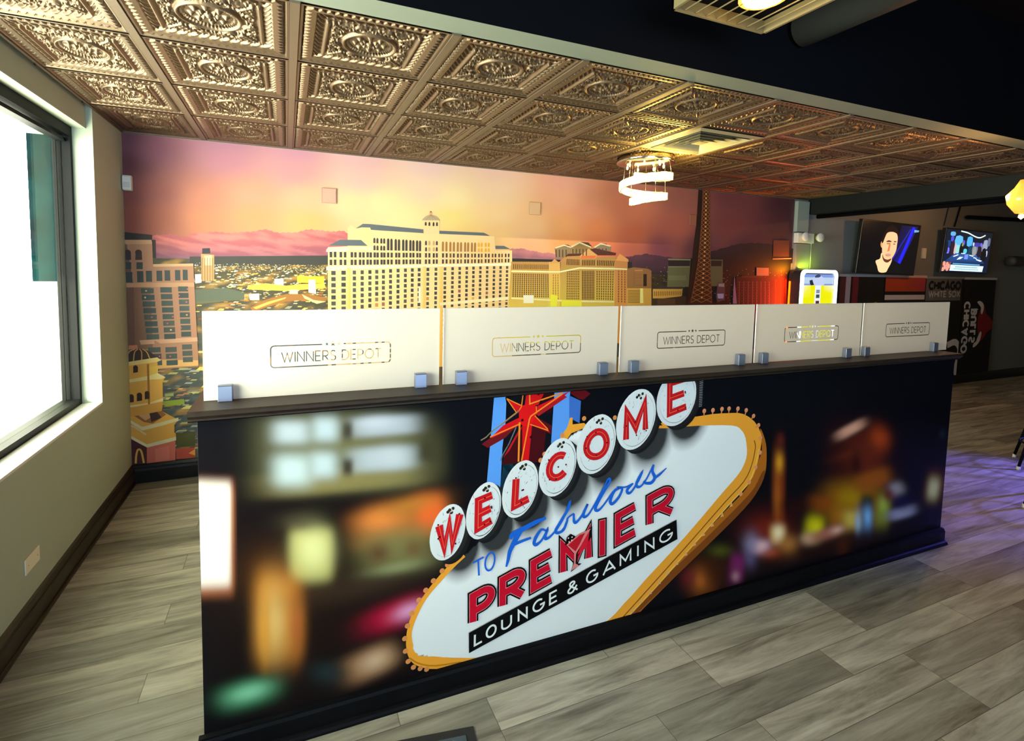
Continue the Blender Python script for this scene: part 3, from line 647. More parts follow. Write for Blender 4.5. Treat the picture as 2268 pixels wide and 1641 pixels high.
ca.poly(smooth_closed([(0.871,0.531),(0.817,0.487),(0.760,0.427),(0.714,0.364),(0.691,0.307),(0.684,0.236),(0.696,0.176),(0.731,0.133),(0.812,0.097),(0.954,0.087),(1.112,0.068),(0.945,0.106),(0.743,0.171),(0.719,0.194),(0.706,0.230),(0.704,0.279),(0.723,0.339),(0.764,0.402),(0.817,0.461),(0.884,0.514)], 3), GO)
ca.stroke(smooth([(0.698,0.175),(0.735,0.142),(0.804,0.113),(0.936,0.096)], 3), .006, '#b87818')
ca.poly([(1.337,0.984),(1.370,1.024),(1.383,1.065),(1.394,1.064),(1.395,1.034),(1.452,1.035),(1.472,1.018),(1.424,1.005),(1.390,0.996),(1.367,0.968),(1.350,0.883)], GO)
ca.layer()
for F_ in (FACE[0:20], FACE[39:]): ca.stroke(F_, .013, GO)
ca.layer()
for p in [(2.120,1.029),(2.174,1.028),(2.231,1.029),(2.277,1.027),(2.335,1.022),(2.391,1.009),(2.443,0.975),(2.481,0.924),(2.500,0.856),(2.503,0.779),(2.479,0.705),(2.440,0.632),(2.387,0.578)]: ca.disc(p, .0115, '#e8946a')
for a, b in zip([(2.120,1.029),(2.174,1.028),(2.231,1.029),(2.277,1.027),(2.335,1.022),(2.391,1.009),(2.443,0.975),(2.481,0.924)], [(2.119,1.009),(2.172,1.008),(2.228,1.008),(2.276,1.006),(2.330,1.001),(2.385,0.986),(2.426,0.959),(2.461,0.914)]): ca.stroke([a, b], .007, '#d88858')
for p in [(2.325,0.530),(2.268,0.487),(2.207,0.447),(2.153,0.409),(2.099,0.369),(2.047,0.329),(1.995,0.293),(1.941,0.257),(1.893,0.218),(1.843,0.180),(1.793,0.148),(1.745,0.114)]: ca.poly([(p[0] - .012, p[1] - .009), (p[0] + .012, p[1] - .007), (p[0] + .002, p[1] + .016)], '#e8a868')
for p in [(0.847,0.522),(0.825,0.502),(0.790,0.469),(0.760,0.437),(0.733,0.403),(0.705,0.356),(0.689,0.309),(0.679,0.260),(0.682,0.208),(0.693,0.163),(0.714,0.133),(0.741,0.120),(0.767,0.109),(1.451,1.055),(1.347,0.992),(1.460,0.958),(1.264,0.920),(1.246,0.896),(1.609,1.044)]: ca.disc(p, .0105, '#d88a50')
# WELCOME discs
DISCS = [([(0.910,0.624),(0.915,0.643),(0.918,0.663),(0.919,0.682),(0.917,0.701),(0.913,0.718),(0.907,0.733),(0.900,0.746),(0.890,0.756),(0.879,0.763),(0.868,0.767),(0.855,0.767),(0.843,0.764),(0.830,0.757),(0.818,0.748),(0.807,0.736),(0.797,0.721),(0.789,0.705),(0.782,0.687),(0.777,0.668),(0.774,0.649),(0.773,0.630),(0.775,0.611),(0.778,0.594),(0.784,0.579),(0.792,0.566),(0.801,0.556),(0.811,0.549),(0.823,0.545),(0.835,0.544),(0.848,0.547),(0.860,0.553),(0.873,0.562),(0.884,0.574),(0.894,0.588),(0.903,0.605)], [(0.903,0.624),(0.907,0.640),(0.909,0.656),(0.910,0.672),(0.908,0.688),(0.905,0.702),(0.900,0.715),(0.894,0.725),(0.886,0.734),(0.878,0.740),(0.868,0.743),(0.858,0.743),(0.847,0.740),(0.837,0.735),(0.827,0.727),(0.818,0.717),(0.809,0.705),(0.802,0.691),(0.797,0.676),(0.793,0.660),(0.790,0.644),(0.790,0.628),(0.791,0.613),(0.794,0.599),(0.798,0.586),(0.804,0.575),(0.812,0.567),(0.821,0.561),(0.830,0.558),(0.840,0.557),(0.851,0.559),(0.861,0.564),(0.871,0.572),(0.881,0.582),(0.889,0.594),(0.897,0.608)], [(0.903,0.627),(0.907,0.643),(0.910,0.660),(0.910,0.677),(0.909,0.693),(0.905,0.707),(0.900,0.720),(0.893,0.731),(0.885,0.740),(0.876,0.746),(0.866,0.749),(0.855,0.750),(0.844,0.747),(0.833,0.742),(0.823,0.734),(0.813,0.723),(0.805,0.711),(0.798,0.697),(0.792,0.682),(0.788,0.665),(0.785,0.649),(0.785,0.633),(0.786,0.617),(0.789,0.602),(0.794,0.589),(0.801,0.578),(0.809,0.570),(0.818,0.563),(0.828,0.560),(0.838,0.559),(0.849,0.561),(0.860,0.566),(0.871,0.574),(0.881,0.584),(0.890,0.597),(0.897,0.611)]), ([(1.061,0.688),(1.067,0.708),(1.070,0.729),(1.070,0.749),(1.069,0.768),(1.065,0.786),(1.059,0.801),(1.051,0.814),(1.041,0.824),(1.030,0.831),(1.018,0.835),(1.005,0.835),(0.992,0.831),(0.979,0.824),(0.967,0.814),(0.955,0.801),(0.945,0.786),(0.936,0.769),(0.929,0.750),(0.924,0.730),(0.921,0.710),(0.920,0.691),(0.921,0.672),(0.925,0.655),(0.931,0.639),(0.938,0.626),(0.948,0.616),(0.958,0.608),(0.970,0.604),(0.983,0.604),(0.996,0.607),(1.009,0.614),(1.022,0.623),(1.034,0.636),(1.045,0.652),(1.054,0.669)], [(1.058,0.687),(1.063,0.705),(1.066,0.723),(1.066,0.740),(1.065,0.757),(1.062,0.772),(1.056,0.786),(1.049,0.797),(1.041,0.806),(1.031,0.812),(1.021,0.815),(1.010,0.815),(0.999,0.811),(0.987,0.805),(0.976,0.797),(0.966,0.785),(0.957,0.772),(0.950,0.757),(0.943,0.741),(0.939,0.724),(0.936,0.706),(0.936,0.689),(0.937,0.673),(0.940,0.658),(0.945,0.644),(0.952,0.633),(0.960,0.624),(0.969,0.618),(0.979,0.614),(0.991,0.614),(1.002,0.617),(1.013,0.622),(1.024,0.631),(1.035,0.642),(1.044,0.656),(1.052,0.671)], [(1.055,0.691),(1.059,0.708),(1.062,0.725),(1.062,0.742),(1.061,0.759),(1.058,0.774),(1.052,0.787),(1.045,0.798),(1.037,0.807),(1.027,0.813),(1.017,0.816),(1.006,0.816),(0.995,0.813),(0.983,0.807),(0.973,0.799),(0.963,0.788),(0.954,0.775),(0.946,0.760),(0.940,0.744),(0.936,0.727),(0.933,0.710),(0.932,0.693),(0.934,0.677),(0.937,0.662),(0.942,0.649),(0.949,0.637),(0.957,0.628),(0.966,0.622),(0.976,0.619),(0.988,0.619),(0.999,0.621),(1.010,0.627),(1.021,0.635),(1.031,0.646),(1.041,0.659),(1.048,0.674)]), ([(1.228,0.753),(1.234,0.774),(1.237,0.795),(1.237,0.816),(1.235,0.836),(1.231,0.854),(1.224,0.870),(1.215,0.884),(1.204,0.894),(1.192,0.901),(1.179,0.905),(1.165,0.904),(1.151,0.901),(1.137,0.894),(1.123,0.883),(1.111,0.870),(1.100,0.854),(1.090,0.836),(1.083,0.817),(1.078,0.797),(1.075,0.776),(1.074,0.756),(1.076,0.736),(1.080,0.718),(1.086,0.702),(1.095,0.689),(1.105,0.678),(1.117,0.670),(1.130,0.666),(1.144,0.666),(1.158,0.669),(1.173,0.676),(1.186,0.686),(1.199,0.699),(1.211,0.715),(1.220,0.733)], [(1.224,0.753),(1.229,0.771),(1.231,0.790),(1.232,0.808),(1.230,0.825),(1.226,0.841),(1.220,0.855),(1.213,0.867),(1.203,0.876),(1.193,0.882),(1.181,0.885),(1.169,0.885),(1.157,0.882),(1.144,0.875),(1.133,0.866),(1.122,0.855),(1.112,0.841),(1.104,0.825),(1.098,0.809),(1.093,0.791),(1.090,0.773),(1.090,0.755),(1.091,0.738),(1.095,0.723),(1.101,0.709),(1.108,0.697),(1.117,0.687),(1.127,0.681),(1.139,0.677),(1.151,0.677),(1.163,0.680),(1.176,0.686),(1.188,0.695),(1.199,0.706),(1.209,0.720),(1.217,0.736)], [(1.221,0.755),(1.226,0.773),(1.228,0.791),(1.229,0.809),(1.227,0.826),(1.223,0.842),(1.217,0.856),(1.209,0.867),(1.200,0.876),(1.189,0.882),(1.178,0.886),(1.166,0.885),(1.153,0.882),(1.141,0.876),(1.130,0.867),(1.119,0.856),(1.109,0.842),(1.101,0.827),(1.095,0.811),(1.090,0.793),(1.088,0.776),(1.087,0.758),(1.089,0.741),(1.093,0.726),(1.098,0.712),(1.106,0.700),(1.115,0.691),(1.125,0.685),(1.137,0.681),(1.149,0.681),(1.161,0.683),(1.173,0.689),(1.185,0.698),(1.196,0.709),(1.206,0.723),(1.214,0.738)]),
         ([(1.409,0.822),(1.415,0.843),(1.418,0.866),(1.418,0.887),(1.415,0.908),(1.410,0.927),(1.402,0.944),(1.392,0.958),(1.380,0.969),(1.367,0.976),(1.352,0.980),(1.337,0.980),(1.321,0.976),(1.306,0.968),(1.291,0.957),(1.278,0.943),(1.266,0.927),(1.256,0.908),(1.248,0.888),(1.242,0.867),(1.239,0.845),(1.239,0.824),(1.241,0.804),(1.246,0.785),(1.254,0.768),(1.263,0.754),(1.275,0.743),(1.288,0.735),(1.302,0.731),(1.318,0.730),(1.333,0.734),(1.349,0.741),(1.364,0.752),(1.378,0.765),(1.390,0.782),(1.401,0.801)], [(1.406,0.822),(1.411,0.841),(1.413,0.860),(1.413,0.879),(1.411,0.897),(1.407,0.913),(1.400,0.928),(1.391,0.940),(1.381,0.950),(1.369,0.956),(1.356,0.960),(1.342,0.959),(1.329,0.956),(1.315,0.949),(1.303,0.940),(1.291,0.928),(1.280,0.913),(1.271,0.897),(1.264,0.880),(1.260,0.861),(1.257,0.842),(1.257,0.824),(1.259,0.806),(1.263,0.790),(1.270,0.775),(1.278,0.763),(1.288,0.753),(1.300,0.746),(1.312,0.742),(1.326,0.742),(1.339,0.745),(1.353,0.751),(1.366,0.760),(1.378,0.772),(1.389,0.787),(1.398,0.804)], [(1.402,0.824),(1.406,0.843),(1.409,0.861),(1.409,0.880),(1.407,0.898),(1.402,0.914),(1.395,0.929),(1.387,0.941),(1.376,0.950),(1.364,0.957),(1.351,0.960),(1.338,0.960),(1.324,0.957),(1.311,0.950),(1.298,0.941),(1.287,0.929),(1.276,0.915),(1.268,0.899),(1.261,0.882),(1.256,0.864),(1.253,0.845),(1.253,0.827),(1.255,0.809),(1.260,0.793),(1.266,0.779),(1.275,0.766),(1.285,0.757),(1.296,0.750),(1.309,0.746),(1.322,0.746),(1.336,0.749),(1.350,0.755),(1.363,0.764),(1.375,0.776),(1.385,0.790),(1.394,0.806)]), ([(1.608,0.900),(1.614,0.922),(1.617,0.946),(1.617,0.969),(1.613,0.991),(1.607,1.011),(1.598,1.028),(1.587,1.043),(1.573,1.054),(1.558,1.062),(1.542,1.066),(1.525,1.065),(1.507,1.061),(1.490,1.053),(1.474,1.042),(1.459,1.027),(1.446,1.010),(1.436,0.990),(1.427,0.969),(1.421,0.947),(1.418,0.924),(1.418,0.902),(1.421,0.880),(1.427,0.861),(1.435,0.843),(1.446,0.828),(1.459,0.817),(1.474,0.808),(1.490,0.804),(1.507,0.803),(1.525,0.807),(1.542,0.814),(1.558,0.826),(1.574,0.840),(1.587,0.858),(1.599,0.878)], [(1.602,0.900),(1.607,0.920),(1.610,0.940),(1.610,0.960),(1.607,0.979),(1.602,0.996),(1.594,1.011),(1.584,1.024),(1.572,1.034),(1.559,1.041),(1.544,1.044),(1.530,1.044),(1.514,1.040),(1.500,1.033),(1.486,1.023),(1.473,1.011),(1.461,0.996),(1.452,0.979),(1.445,0.960),(1.439,0.941),(1.437,0.921),(1.437,0.902),(1.439,0.883),(1.444,0.866),(1.452,0.851),(1.461,0.838),(1.473,0.828),(1.486,0.821),(1.500,0.817),(1.515,0.816),(1.530,0.819),(1.545,0.826),(1.559,0.836),(1.573,0.848),(1.584,0.864),(1.594,0.881)], [(1.599,0.902),(1.604,0.922),(1.606,0.941),(1.606,0.961),(1.603,0.980),(1.598,0.997),(1.590,1.012),(1.580,1.025),(1.568,1.035),(1.555,1.041),(1.541,1.045),(1.526,1.044),(1.511,1.041),(1.496,1.034),(1.482,1.024),(1.469,1.012),(1.458,0.997),(1.449,0.980),(1.441,0.962),(1.437,0.943),(1.434,0.924),(1.434,0.905),(1.437,0.887),(1.442,0.870),(1.449,0.855),(1.459,0.842),(1.470,0.832),(1.483,0.824),(1.497,0.821),(1.512,0.820),(1.527,0.823),(1.542,0.829),(1.556,0.839),(1.570,0.851),(1.581,0.866),(1.591,0.883)]), ([(1.821,0.991),(1.828,1.015),(1.831,1.039),(1.831,1.063),(1.827,1.086),(1.820,1.107),(1.811,1.125),(1.798,1.140),(1.784,1.152),(1.767,1.160),(1.749,1.163),(1.731,1.163),(1.712,1.158),(1.694,1.149),(1.677,1.137),(1.661,1.121),(1.647,1.103),(1.635,1.082),(1.626,1.060),(1.620,1.036),(1.617,1.013),(1.617,0.989),(1.620,0.967),(1.626,0.947),(1.636,0.928),(1.647,0.913),(1.661,0.901),(1.677,0.892),(1.695,0.888),(1.713,0.888),(1.732,0.892),(1.751,0.900),(1.768,0.912),(1.785,0.928),(1.800,0.946),(1.812,0.968)], [(1.815,0.991),(1.821,1.012),(1.823,1.033),(1.823,1.054),(1.820,1.073),(1.814,1.091),(1.806,1.107),(1.795,1.120),(1.782,1.130),(1.768,1.137),(1.752,1.140),(1.736,1.140),(1.720,1.136),(1.704,1.128),(1.689,1.118),(1.675,1.104),(1.663,1.088),(1.653,1.070),(1.645,1.051),(1.640,1.031),(1.637,1.010),(1.637,0.990),(1.640,0.971),(1.645,0.953),(1.653,0.937),(1.664,0.924),(1.676,0.913),(1.690,0.906),(1.705,0.902),(1.721,0.902),(1.738,0.906),(1.754,0.913),(1.769,0.923),(1.784,0.937),(1.796,0.953),(1.807,0.971)], [(1.812,0.993),(1.817,1.014),(1.820,1.035),(1.820,1.055),(1.817,1.075),(1.811,1.093),(1.802,1.109),(1.791,1.122),(1.778,1.132),(1.764,1.138),(1.749,1.142),(1.733,1.141),(1.716,1.137),(1.700,1.130),(1.685,1.119),(1.672,1.106),(1.660,1.090),(1.649,1.072),(1.642,1.053),(1.636,1.033),(1.634,1.013),(1.634,0.993),(1.637,0.974),(1.642,0.956),(1.650,0.940),(1.661,0.927),(1.673,0.916),(1.687,0.909),(1.702,0.905),(1.718,0.905),(1.735,0.909),(1.751,0.916),(1.766,0.926),(1.780,0.939),(1.793,0.955),(1.804,0.973)]), ([(2.055,1.072),(2.061,1.095),(2.063,1.119),(2.062,1.142),(2.058,1.164),(2.049,1.184),(2.038,1.202),(2.024,1.217),(2.008,1.228),(1.990,1.236),(1.971,1.240),(1.951,1.239),(1.931,1.235),(1.911,1.227),(1.893,1.215),(1.876,1.200),(1.862,1.183),(1.850,1.163),(1.841,1.141),(1.835,1.119),(1.833,1.096),(1.834,1.074),(1.838,1.052),(1.845,1.032),(1.856,1.014),(1.869,0.999),(1.885,0.987),(1.902,0.979),(1.922,0.975),(1.941,0.974),(1.962,0.978),(1.981,0.985),(2.000,0.997),(2.018,1.011),(2.033,1.029),(2.045,1.050)], [(2.047,1.073),(2.052,1.093),(2.054,1.113),(2.053,1.134),(2.049,1.153),(2.042,1.170),(2.032,1.186),(2.020,1.199),(2.006,1.209),(1.990,1.216),(1.973,1.219),(1.956,1.219),(1.938,1.215),(1.921,1.208),(1.905,1.198),(1.891,1.185),(1.878,1.170),(1.868,1.153),(1.860,1.134),(1.855,1.114),(1.853,1.095),(1.854,1.075),(1.857,1.056),(1.864,1.039),(1.873,1.023),(1.885,1.010),(1.899,1.000),(1.914,0.993),(1.931,0.989),(1.948,0.988),(1.966,0.991),(1.983,0.998),(2.000,1.008),(2.015,1.021),(2.028,1.036),(2.039,1.054)], [(2.044,1.074),(2.050,1.094),(2.052,1.114),(2.051,1.134),(2.046,1.153),(2.039,1.170),(2.029,1.185),(2.017,1.198),(2.003,1.208),(1.987,1.215),(1.970,1.218),(1.953,1.218),(1.935,1.215),(1.918,1.208),(1.903,1.198),(1.888,1.185),(1.876,1.170),(1.865,1.153),(1.858,1.135),(1.853,1.116),(1.851,1.096),(1.852,1.077),(1.855,1.059),(1.862,1.041),(1.871,1.026),(1.883,1.013),(1.897,1.003),(1.912,0.996),(1.929,0.992),(1.946,0.991),(1.964,0.994),(1.981,1.001),(1.998,1.010),(2.013,1.023),(2.026,1.038),(2.036,1.055)])]
for k, (e, i_, l_) in enumerate(DISCS):
    ca.layer(); ca.poly([(a + .030, b - .022) for a, b in e], '#1a1a1c'); ca.poly([(a + .016, b - .010) for a, b in e], '#262628')
    ca.layer(); ca.poly(e, '#e9eef0' if k < 6 else '#e4e6ec')
    ca.layer(); ca.poly(i_, '#55585c'); ca.layer(); ca.poly(i_[2:] + i_[:2] if False else [(a + .002, b - .001) for a, b in l_], '#e6edf0')
    mx = sum(p[0] for p in e) / len(e); mz = sum(p[1] for p in e) / len(e); rz = (max(p[1] for p in e) - min(p[1] for p in e)) / 2; rx = (max(p[0] for p in e) - min(p[0] for p in e)) / 2
    ca.layer(6); rr = random.Random(k)
    for q in range(34):
        an, ra = rr.uniform(0, 6.28), rr.uniform(.3, .84); px, pz = mx + rx * ra * cos(an), mz + rz * ra * sin(an); d = rr.uniform(-.6, .6); L_ = rr.uniform(.004, .014)
        ca.stroke([(px, pz), (px + L_ * cos(d + 1.2), pz + L_ * sin(d + 1.2))], rr.uniform(.001, .003), rr.choice(['#8a8a88', '#a8aaa8', '#6a6660', '#c4c8c8']))
    for dx, dz in ((.09, .80), (.28, .84), (.2, .70), (.0, .74)): ca.disc((mx + rx * dx, mz + rz * dz), .007, '#2a2622', 8)
    ca.disc((mx + rx * .16, mz + rz * .78), .008, '#c8c4b4', 8)
ca.layer(); ca.poly([(2.072,1.190),(2.101,1.188),(2.102,1.129),(2.080,1.044),(2.029,1.001),(1.971,0.968),(1.936,0.970),(1.994,0.977),(2.045,1.018),(2.071,1.083)], '#1c1c20')
for k in range(16):
    p, q = Vector([(2.080,1.183),(2.075,1.068),(2.005,0.993)][0]).lerp(Vector([(2.083,1.053)][0]), k / 15), Vector([(2.102,1.177)][0]).lerp(Vector([(2.102,1.057)][0]), k / 15); ca.stroke([tuple(p), tuple(q)], .003, '#8a8a90')
def in_quad(q, a, b):  # q: bottom left, bottom right, top right, top left
    p = Vector(q[0]) * (1 - a) * (1 - b) + Vector(q[1]) * a * (1 - b) + Vector(q[2]) * a * b + Vector(q[3]) * (1 - a) * b
    return tuple(p)
def letter(art, ch, q, w, col):
    gw, st = GLY[ch]; gw = gw or 1
    for c, pts in st: art.stroke([in_quad(q, x / gw, y) for x, y in pts], w, col, c)
WEL = [('W', [(0.816,0.588),(0.881,0.606),(0.894,0.721),(0.810,0.689)]), ('E', [(0.972,0.651),(1.029,0.674),(1.030,0.779),(0.972,0.764)]), ('L', [(1.131,0.718),(1.194,0.739),(1.194,0.849),(1.135,0.831)]),
       ('C', [(1.287,0.801),(1.364,0.820),(1.361,0.912),(1.288,0.898)]), ('O', [(1.467,0.875),(1.576,0.883),(1.563,0.999),(1.465,0.978)]), ('M', [(1.672,0.938),(1.776,0.974),(1.767,1.099),(1.671,1.062)]), ('E', [(1.910,1.037),(2.006,1.061),(1.989,1.195),(1.904,1.179)])]
ca.layer()
for ch, q in WEL: letter(ca, ch, q, .032, '#b42830')
ca.layer()
for ch, q in WEL: letter(ca, ch, q, .026, '#c8161e')
ca.layer()
for ch, q in WEL:
    letter(ca, ch, q, .003, '#e86a50')
    rr = random.Random(ord(ch))
    for _ in range(5): p = in_quad(q, rr.choice([0, .5, 1]), rr.choice([0, .5, 1])); ca.disc((p[0] + rr.uniform(-.006, .006), p[1] + rr.uniform(-.006, .006)), .004, '#4a080c', 7)
# TO Fabulous
BLUE = '#1a62d0'
ca.layer()
for p, w in (([(1.116,0.582),(1.126,0.597),(1.186,0.617),(1.232,0.632),(1.278,0.642)], [.012, .024, .022, .02, .012]), ([(1.117,0.578),(1.128,0.605)], .012), ([(1.169,0.616),(1.143,0.580),(1.127,0.552),(1.114,0.525),(1.107,0.490),(1.099,0.463)], [.02, .024, .022, .018, .014, .008]),
             ([(1.129,0.551),(1.166,0.560),(1.210,0.567)], [.012, .013, .01]),
             ([(1.283,0.583),(1.258,0.594),(1.234,0.567),(1.225,0.542),(1.237,0.531),(1.264,0.551),(1.286,0.587),(1.277,0.565),(1.280,0.550),(1.300,0.555),(1.332,0.581)], [.006, .012, .016, .016, .012, .010, .013, .015, .014, .010, .008]),
             ([(1.332,0.581),(1.363,0.626),(1.391,0.694),(1.385,0.665),(1.349,0.612),(1.327,0.577),(1.339,0.565),(1.365,0.575),(1.380,0.607),(1.386,0.625),(1.414,0.639)], [.008, .009, .010, .014, .014, .015, .012, .013, .012, .007, .008]),
             ([(1.414,0.639),(1.416,0.605),(1.428,0.597),(1.456,0.624),(1.483,0.671),(1.463,0.631),(1.468,0.614),(1.492,0.626),(1.531,0.683)], [.008, .014, .012, .010, .011, .015, .013, .009, .008]),
             ([(1.531,0.683),(1.562,0.733),(1.585,0.769),(1.593,0.755),(1.553,0.699),(1.523,0.647),(1.536,0.632),(1.565,0.652),(1.613,0.708)], [.008, .008, .010, .013, .015, .016, .012, .009, .008]),
             ([(1.648,0.720),(1.618,0.707),(1.600,0.666),(1.613,0.651),(1.645,0.677),(1.661,0.712),(1.638,0.724),(1.679,0.718),(1.720,0.730)], [.012, .014, .016, .014, .013, .012, .008, .007, .007]),
             ([(1.720,0.730),(1.690,0.705),(1.693,0.689),(1.712,0.691),(1.746,0.733),(1.768,0.777),(1.741,0.734),(1.742,0.712),(1.763,0.710),(1.794,0.740),(1.831,0.803)], [.008, .014, .014, .010, .010, .011, .014, .014, .010, .008, .009]),
             ([(1.831,0.803),(1.826,0.772),(1.840,0.740),(1.822,0.718),(1.790,0.721),(1.778,0.732)], [.010, .014, .017, .015, .012, .012]), ([(1.835,0.736),(1.869,0.752),(1.906,0.777)], [.014, .012, .004])):
    P_ = smooth(p, 5); n_ = len(p); W_ = w if not isinstance(w, list) else [w[min(i // 5, n_ - 1)] * (1 - (i % 5) / 5) + w[min(i // 5 + 1, n_ - 1)] * ((i % 5) / 5) for i in range(len(P_))]
    ca.stroke(P_, W_, BLUE)
for ch, q in (('T', [(0.957,0.444),(1.002,0.458),(0.998,0.525),(0.952,0.510)]), ('O', [(1.007,0.457),(1.047,0.470),(1.047,0.545),(1.004,0.528)])): letter(ca, ch, q, .0075, BLUE)
# PREMIER
def sheared(x0, x1, yb, h, s=-.5545):
    return lambda X, hh: (X, yb + s * (X - 85) - hh * h)
PRE = [('P', [(0.957,0.259),(1.037,0.283),(1.035,0.396),(0.955,0.370)]), ('R', [(1.086,0.298),(1.177,0.325),(1.174,0.440),(1.084,0.411)]), ('E', [(1.228,0.341),(1.311,0.366),(1.307,0.483),(1.225,0.456)]), ('M', [(1.369,0.384),(1.496,0.422),(1.491,0.542),(1.365,0.502)]), ('E', [(1.648,0.468),(1.741,0.496),(1.735,0.620),(1.643,0.590)]), ('R', [(1.822,0.520),(1.948,0.558),(1.941,0.686),(1.815,0.646)])]
PREI = [(1.567,0.428),(1.561,0.576)]
LOU = [('L', [(0.966,0.157),(0.997,0.166),(0.997,0.211),(0.966,0.203)]), ('O', [(1.018,0.171),(1.058,0.183),(1.057,0.229),(1.017,0.217)]), ('U', [(1.086,0.190),(1.127,0.202),(1.126,0.248),(1.085,0.237)]), ('N', [(1.161,0.211),(1.199,0.221),(1.198,0.268),(1.160,0.258)]), ('G', [(1.230,0.230),(1.276,0.242),(1.274,0.290),(1.228,0.277)]), ('E', [(1.308,0.251),(1.342,0.261),(1.340,0.309),(1.307,0.300)]), ('&', [(1.394,0.275),(1.442,0.288),(1.441,0.337),(1.393,0.324)]), ('G', [(1.491,0.301),(1.541,0.315),(1.539,0.365),(1.489,0.351)]), ('A', [(1.576,0.325),(1.639,0.342),(1.637,0.393),(1.574,0.375)]), ('M', [(1.667,0.350),(1.722,0.365),(1.720,0.416),(1.665,0.400)]), ('N', [(1.803,0.387),(1.851,0.401),(1.848,0.453),(1.800,0.439)]), ('G', [(1.887,0.411),(1.951,0.428),(1.948,0.480),(1.884,0.463)])]
LOUI = [(1.762,0.378),(1.760,0.429)]
for w, col in ((.046, '#0b0a0c'), (.0318, '#f2a8a8'), (.0282, '#c40f2c')):
    ca.layer()
    for ch, q in PRE: letter(ca, ch, q, w, col)
    d = (w - .0282) / 2; ca.stroke([(PREI[0][0], PREI[0][1] - .008 - d), (PREI[1][0], PREI[1][1] + .008 + d)], w, col)
# cocktail glass and dice of the M
ca.layer(); ca.poly([(1.372,0.511),(1.473,0.547),(1.509,0.566),(1.510,0.520),(1.440,0.443),(1.439,0.408),(1.461,0.404),(1.407,0.375),(1.417,0.403),(1.421,0.452)], '#0b0a0c')
ca.poly([(1.380,0.525),(1.382,0.537),(1.401,0.550),(1.423,0.536),(1.427,0.516),(1.408,0.499),(1.380,0.506)], '#0b0a0c')
ca.layer(); ca.poly([(1.381,0.504),(1.445,0.542),(1.475,0.549),(1.502,0.556),(1.431,0.455),(1.430,0.410),(1.450,0.396),(1.409,0.382),(1.422,0.412),(1.421,0.457)], '#e08080')
ca.layer(); ca.poly([(1.389,0.501),(1.445,0.536),(1.473,0.542),(1.449,0.497),(1.428,0.466)], '#b81828'); ca.poly([(1.458,0.495),(1.496,0.548),(1.487,0.474),(1.437,0.449)], '#d01c30')
for p in [(1.390,0.533),(1.408,0.534),(1.394,0.515),(1.407,0.520)]: ca.disc(p, .0035, '#f8dcdc', 8)
# LOUNGE & GAMING band
ca.layer(); ca.poly([(0.940,0.217),(1.979,0.515),(1.990,0.417),(0.942,0.130)], '#0a0a0c')
ca.layer()
for ch, q in LOU: letter(ca, ch, q, .0085, '#f6fafa')
ca.stroke(LOUI, .0085, '#f6fafa')
M_print = paint_mat('counter_print', .5)
M_print.node_tree.nodes['Principled BSDF'].inputs['Specular IOR Level'].default_value = .05
ca.build('front_print', M_print, lambda a, b, l: (a, .0035 - l, b), ctr)

# ---------------------------------------------------------------- frosted screens on the counter
M_acr = glass_material('clear_acrylic', (.96, .98, .97))
M_edge = mat('polished_edge_glow', (.9, .93, .95), .2, emit=None)  # white colour stands in for the light caught in the sheet's edges
fm = bpy.data.materials.new('frosted_film'); fm.use_nodes = True; nt = fm.node_tree
for n in list(nt.nodes): nt.nodes.remove(n)
o_ = nt.nodes.new('ShaderNodeOutputMaterial'); mx = nt.nodes.new('ShaderNodeMixShader'); d_ = nt.nodes.new('ShaderNodeBsdfDiffuse'); t_ = nt.nodes.new('ShaderNodeBsdfTranslucent')
d_.inputs[0].default_value = (.82, .77, .73, 1); t_.inputs[0].default_value = (.88, .84, .78, 1); mx.inputs[0].default_value = .5
nt.links.new(d_.outputs[0], mx.inputs[1]); nt.links.new(t_.outputs[0], mx.inputs[2]); nt.links.new(mx.outputs[0], o_.inputs[0])
PW, PH = .83107, .3092
def film_mesh():
    cx, cz, w, h, r = PW * .51, PH * .46, .212, .039, .012
    holes = []
    q = .0035
    left = [(cx - .038, cz + h)] + arc(cx - w + r, cz + h - r, r, r, 90, 180, 5) + arc(cx - w + r, cz - h + r, r, r, 180, 270, 5) + arc(cx + w - r, cz - h + r, r, r, 270, 360, 5) + arc(cx + w - r, cz + h - r, r, r, 0, 90, 5) + [(cx + .038, cz + h)]
    holes += ribbon(left, .0042)
    for dx, r_ in ((-.021, .0075), (0, .0105), (.021, .0075)): holes.append(star(cx + dx, cz + h + .001, r_))
    st, tw = text_strokes('WINNERS DEPOT', .24, .5); k = .036; k2 = .352 / tw
    for c, p in st: holes += ribbon([(cx - .176 + a * k2, cz - .021 + b * k) for a, b in p], .0036, c)
    verts = [(0, 0), (PW, 0), (PW, PH), (0, PH)]; faces = [[0, 1, 2, 3]]
    for hpoly in holes:
        n = len(verts); verts += hpoly; faces.append(list(range(n, n + len(hpoly))))
    for hpoly in faces[1:]:   # consistent winding
        a = sum(verts[hpoly[i - 1]][0] * verts[hpoly[i]][1] - verts[hpoly[i]][0] * verts[hpoly[i - 1]][1] for i in range(len(hpoly)))
        if a < 0: hpoly.reverse()
    V, E_, F_, ov, oe, of = delaunay_2d_cdt([Vector(v) for v in verts], [], faces, 0, 1e-6)
    me = bpy.data.meshes.new('frosted_film')
    keep = [f for f, orig in zip(F_, of) if orig and all(k_ == 0 for k_ in orig)]
    me.from_pydata([(v.x, -.0004, v.y) for v in V], [], keep); me.materials.append(fm); me.update()
    return me
fmesh = film_mesh()
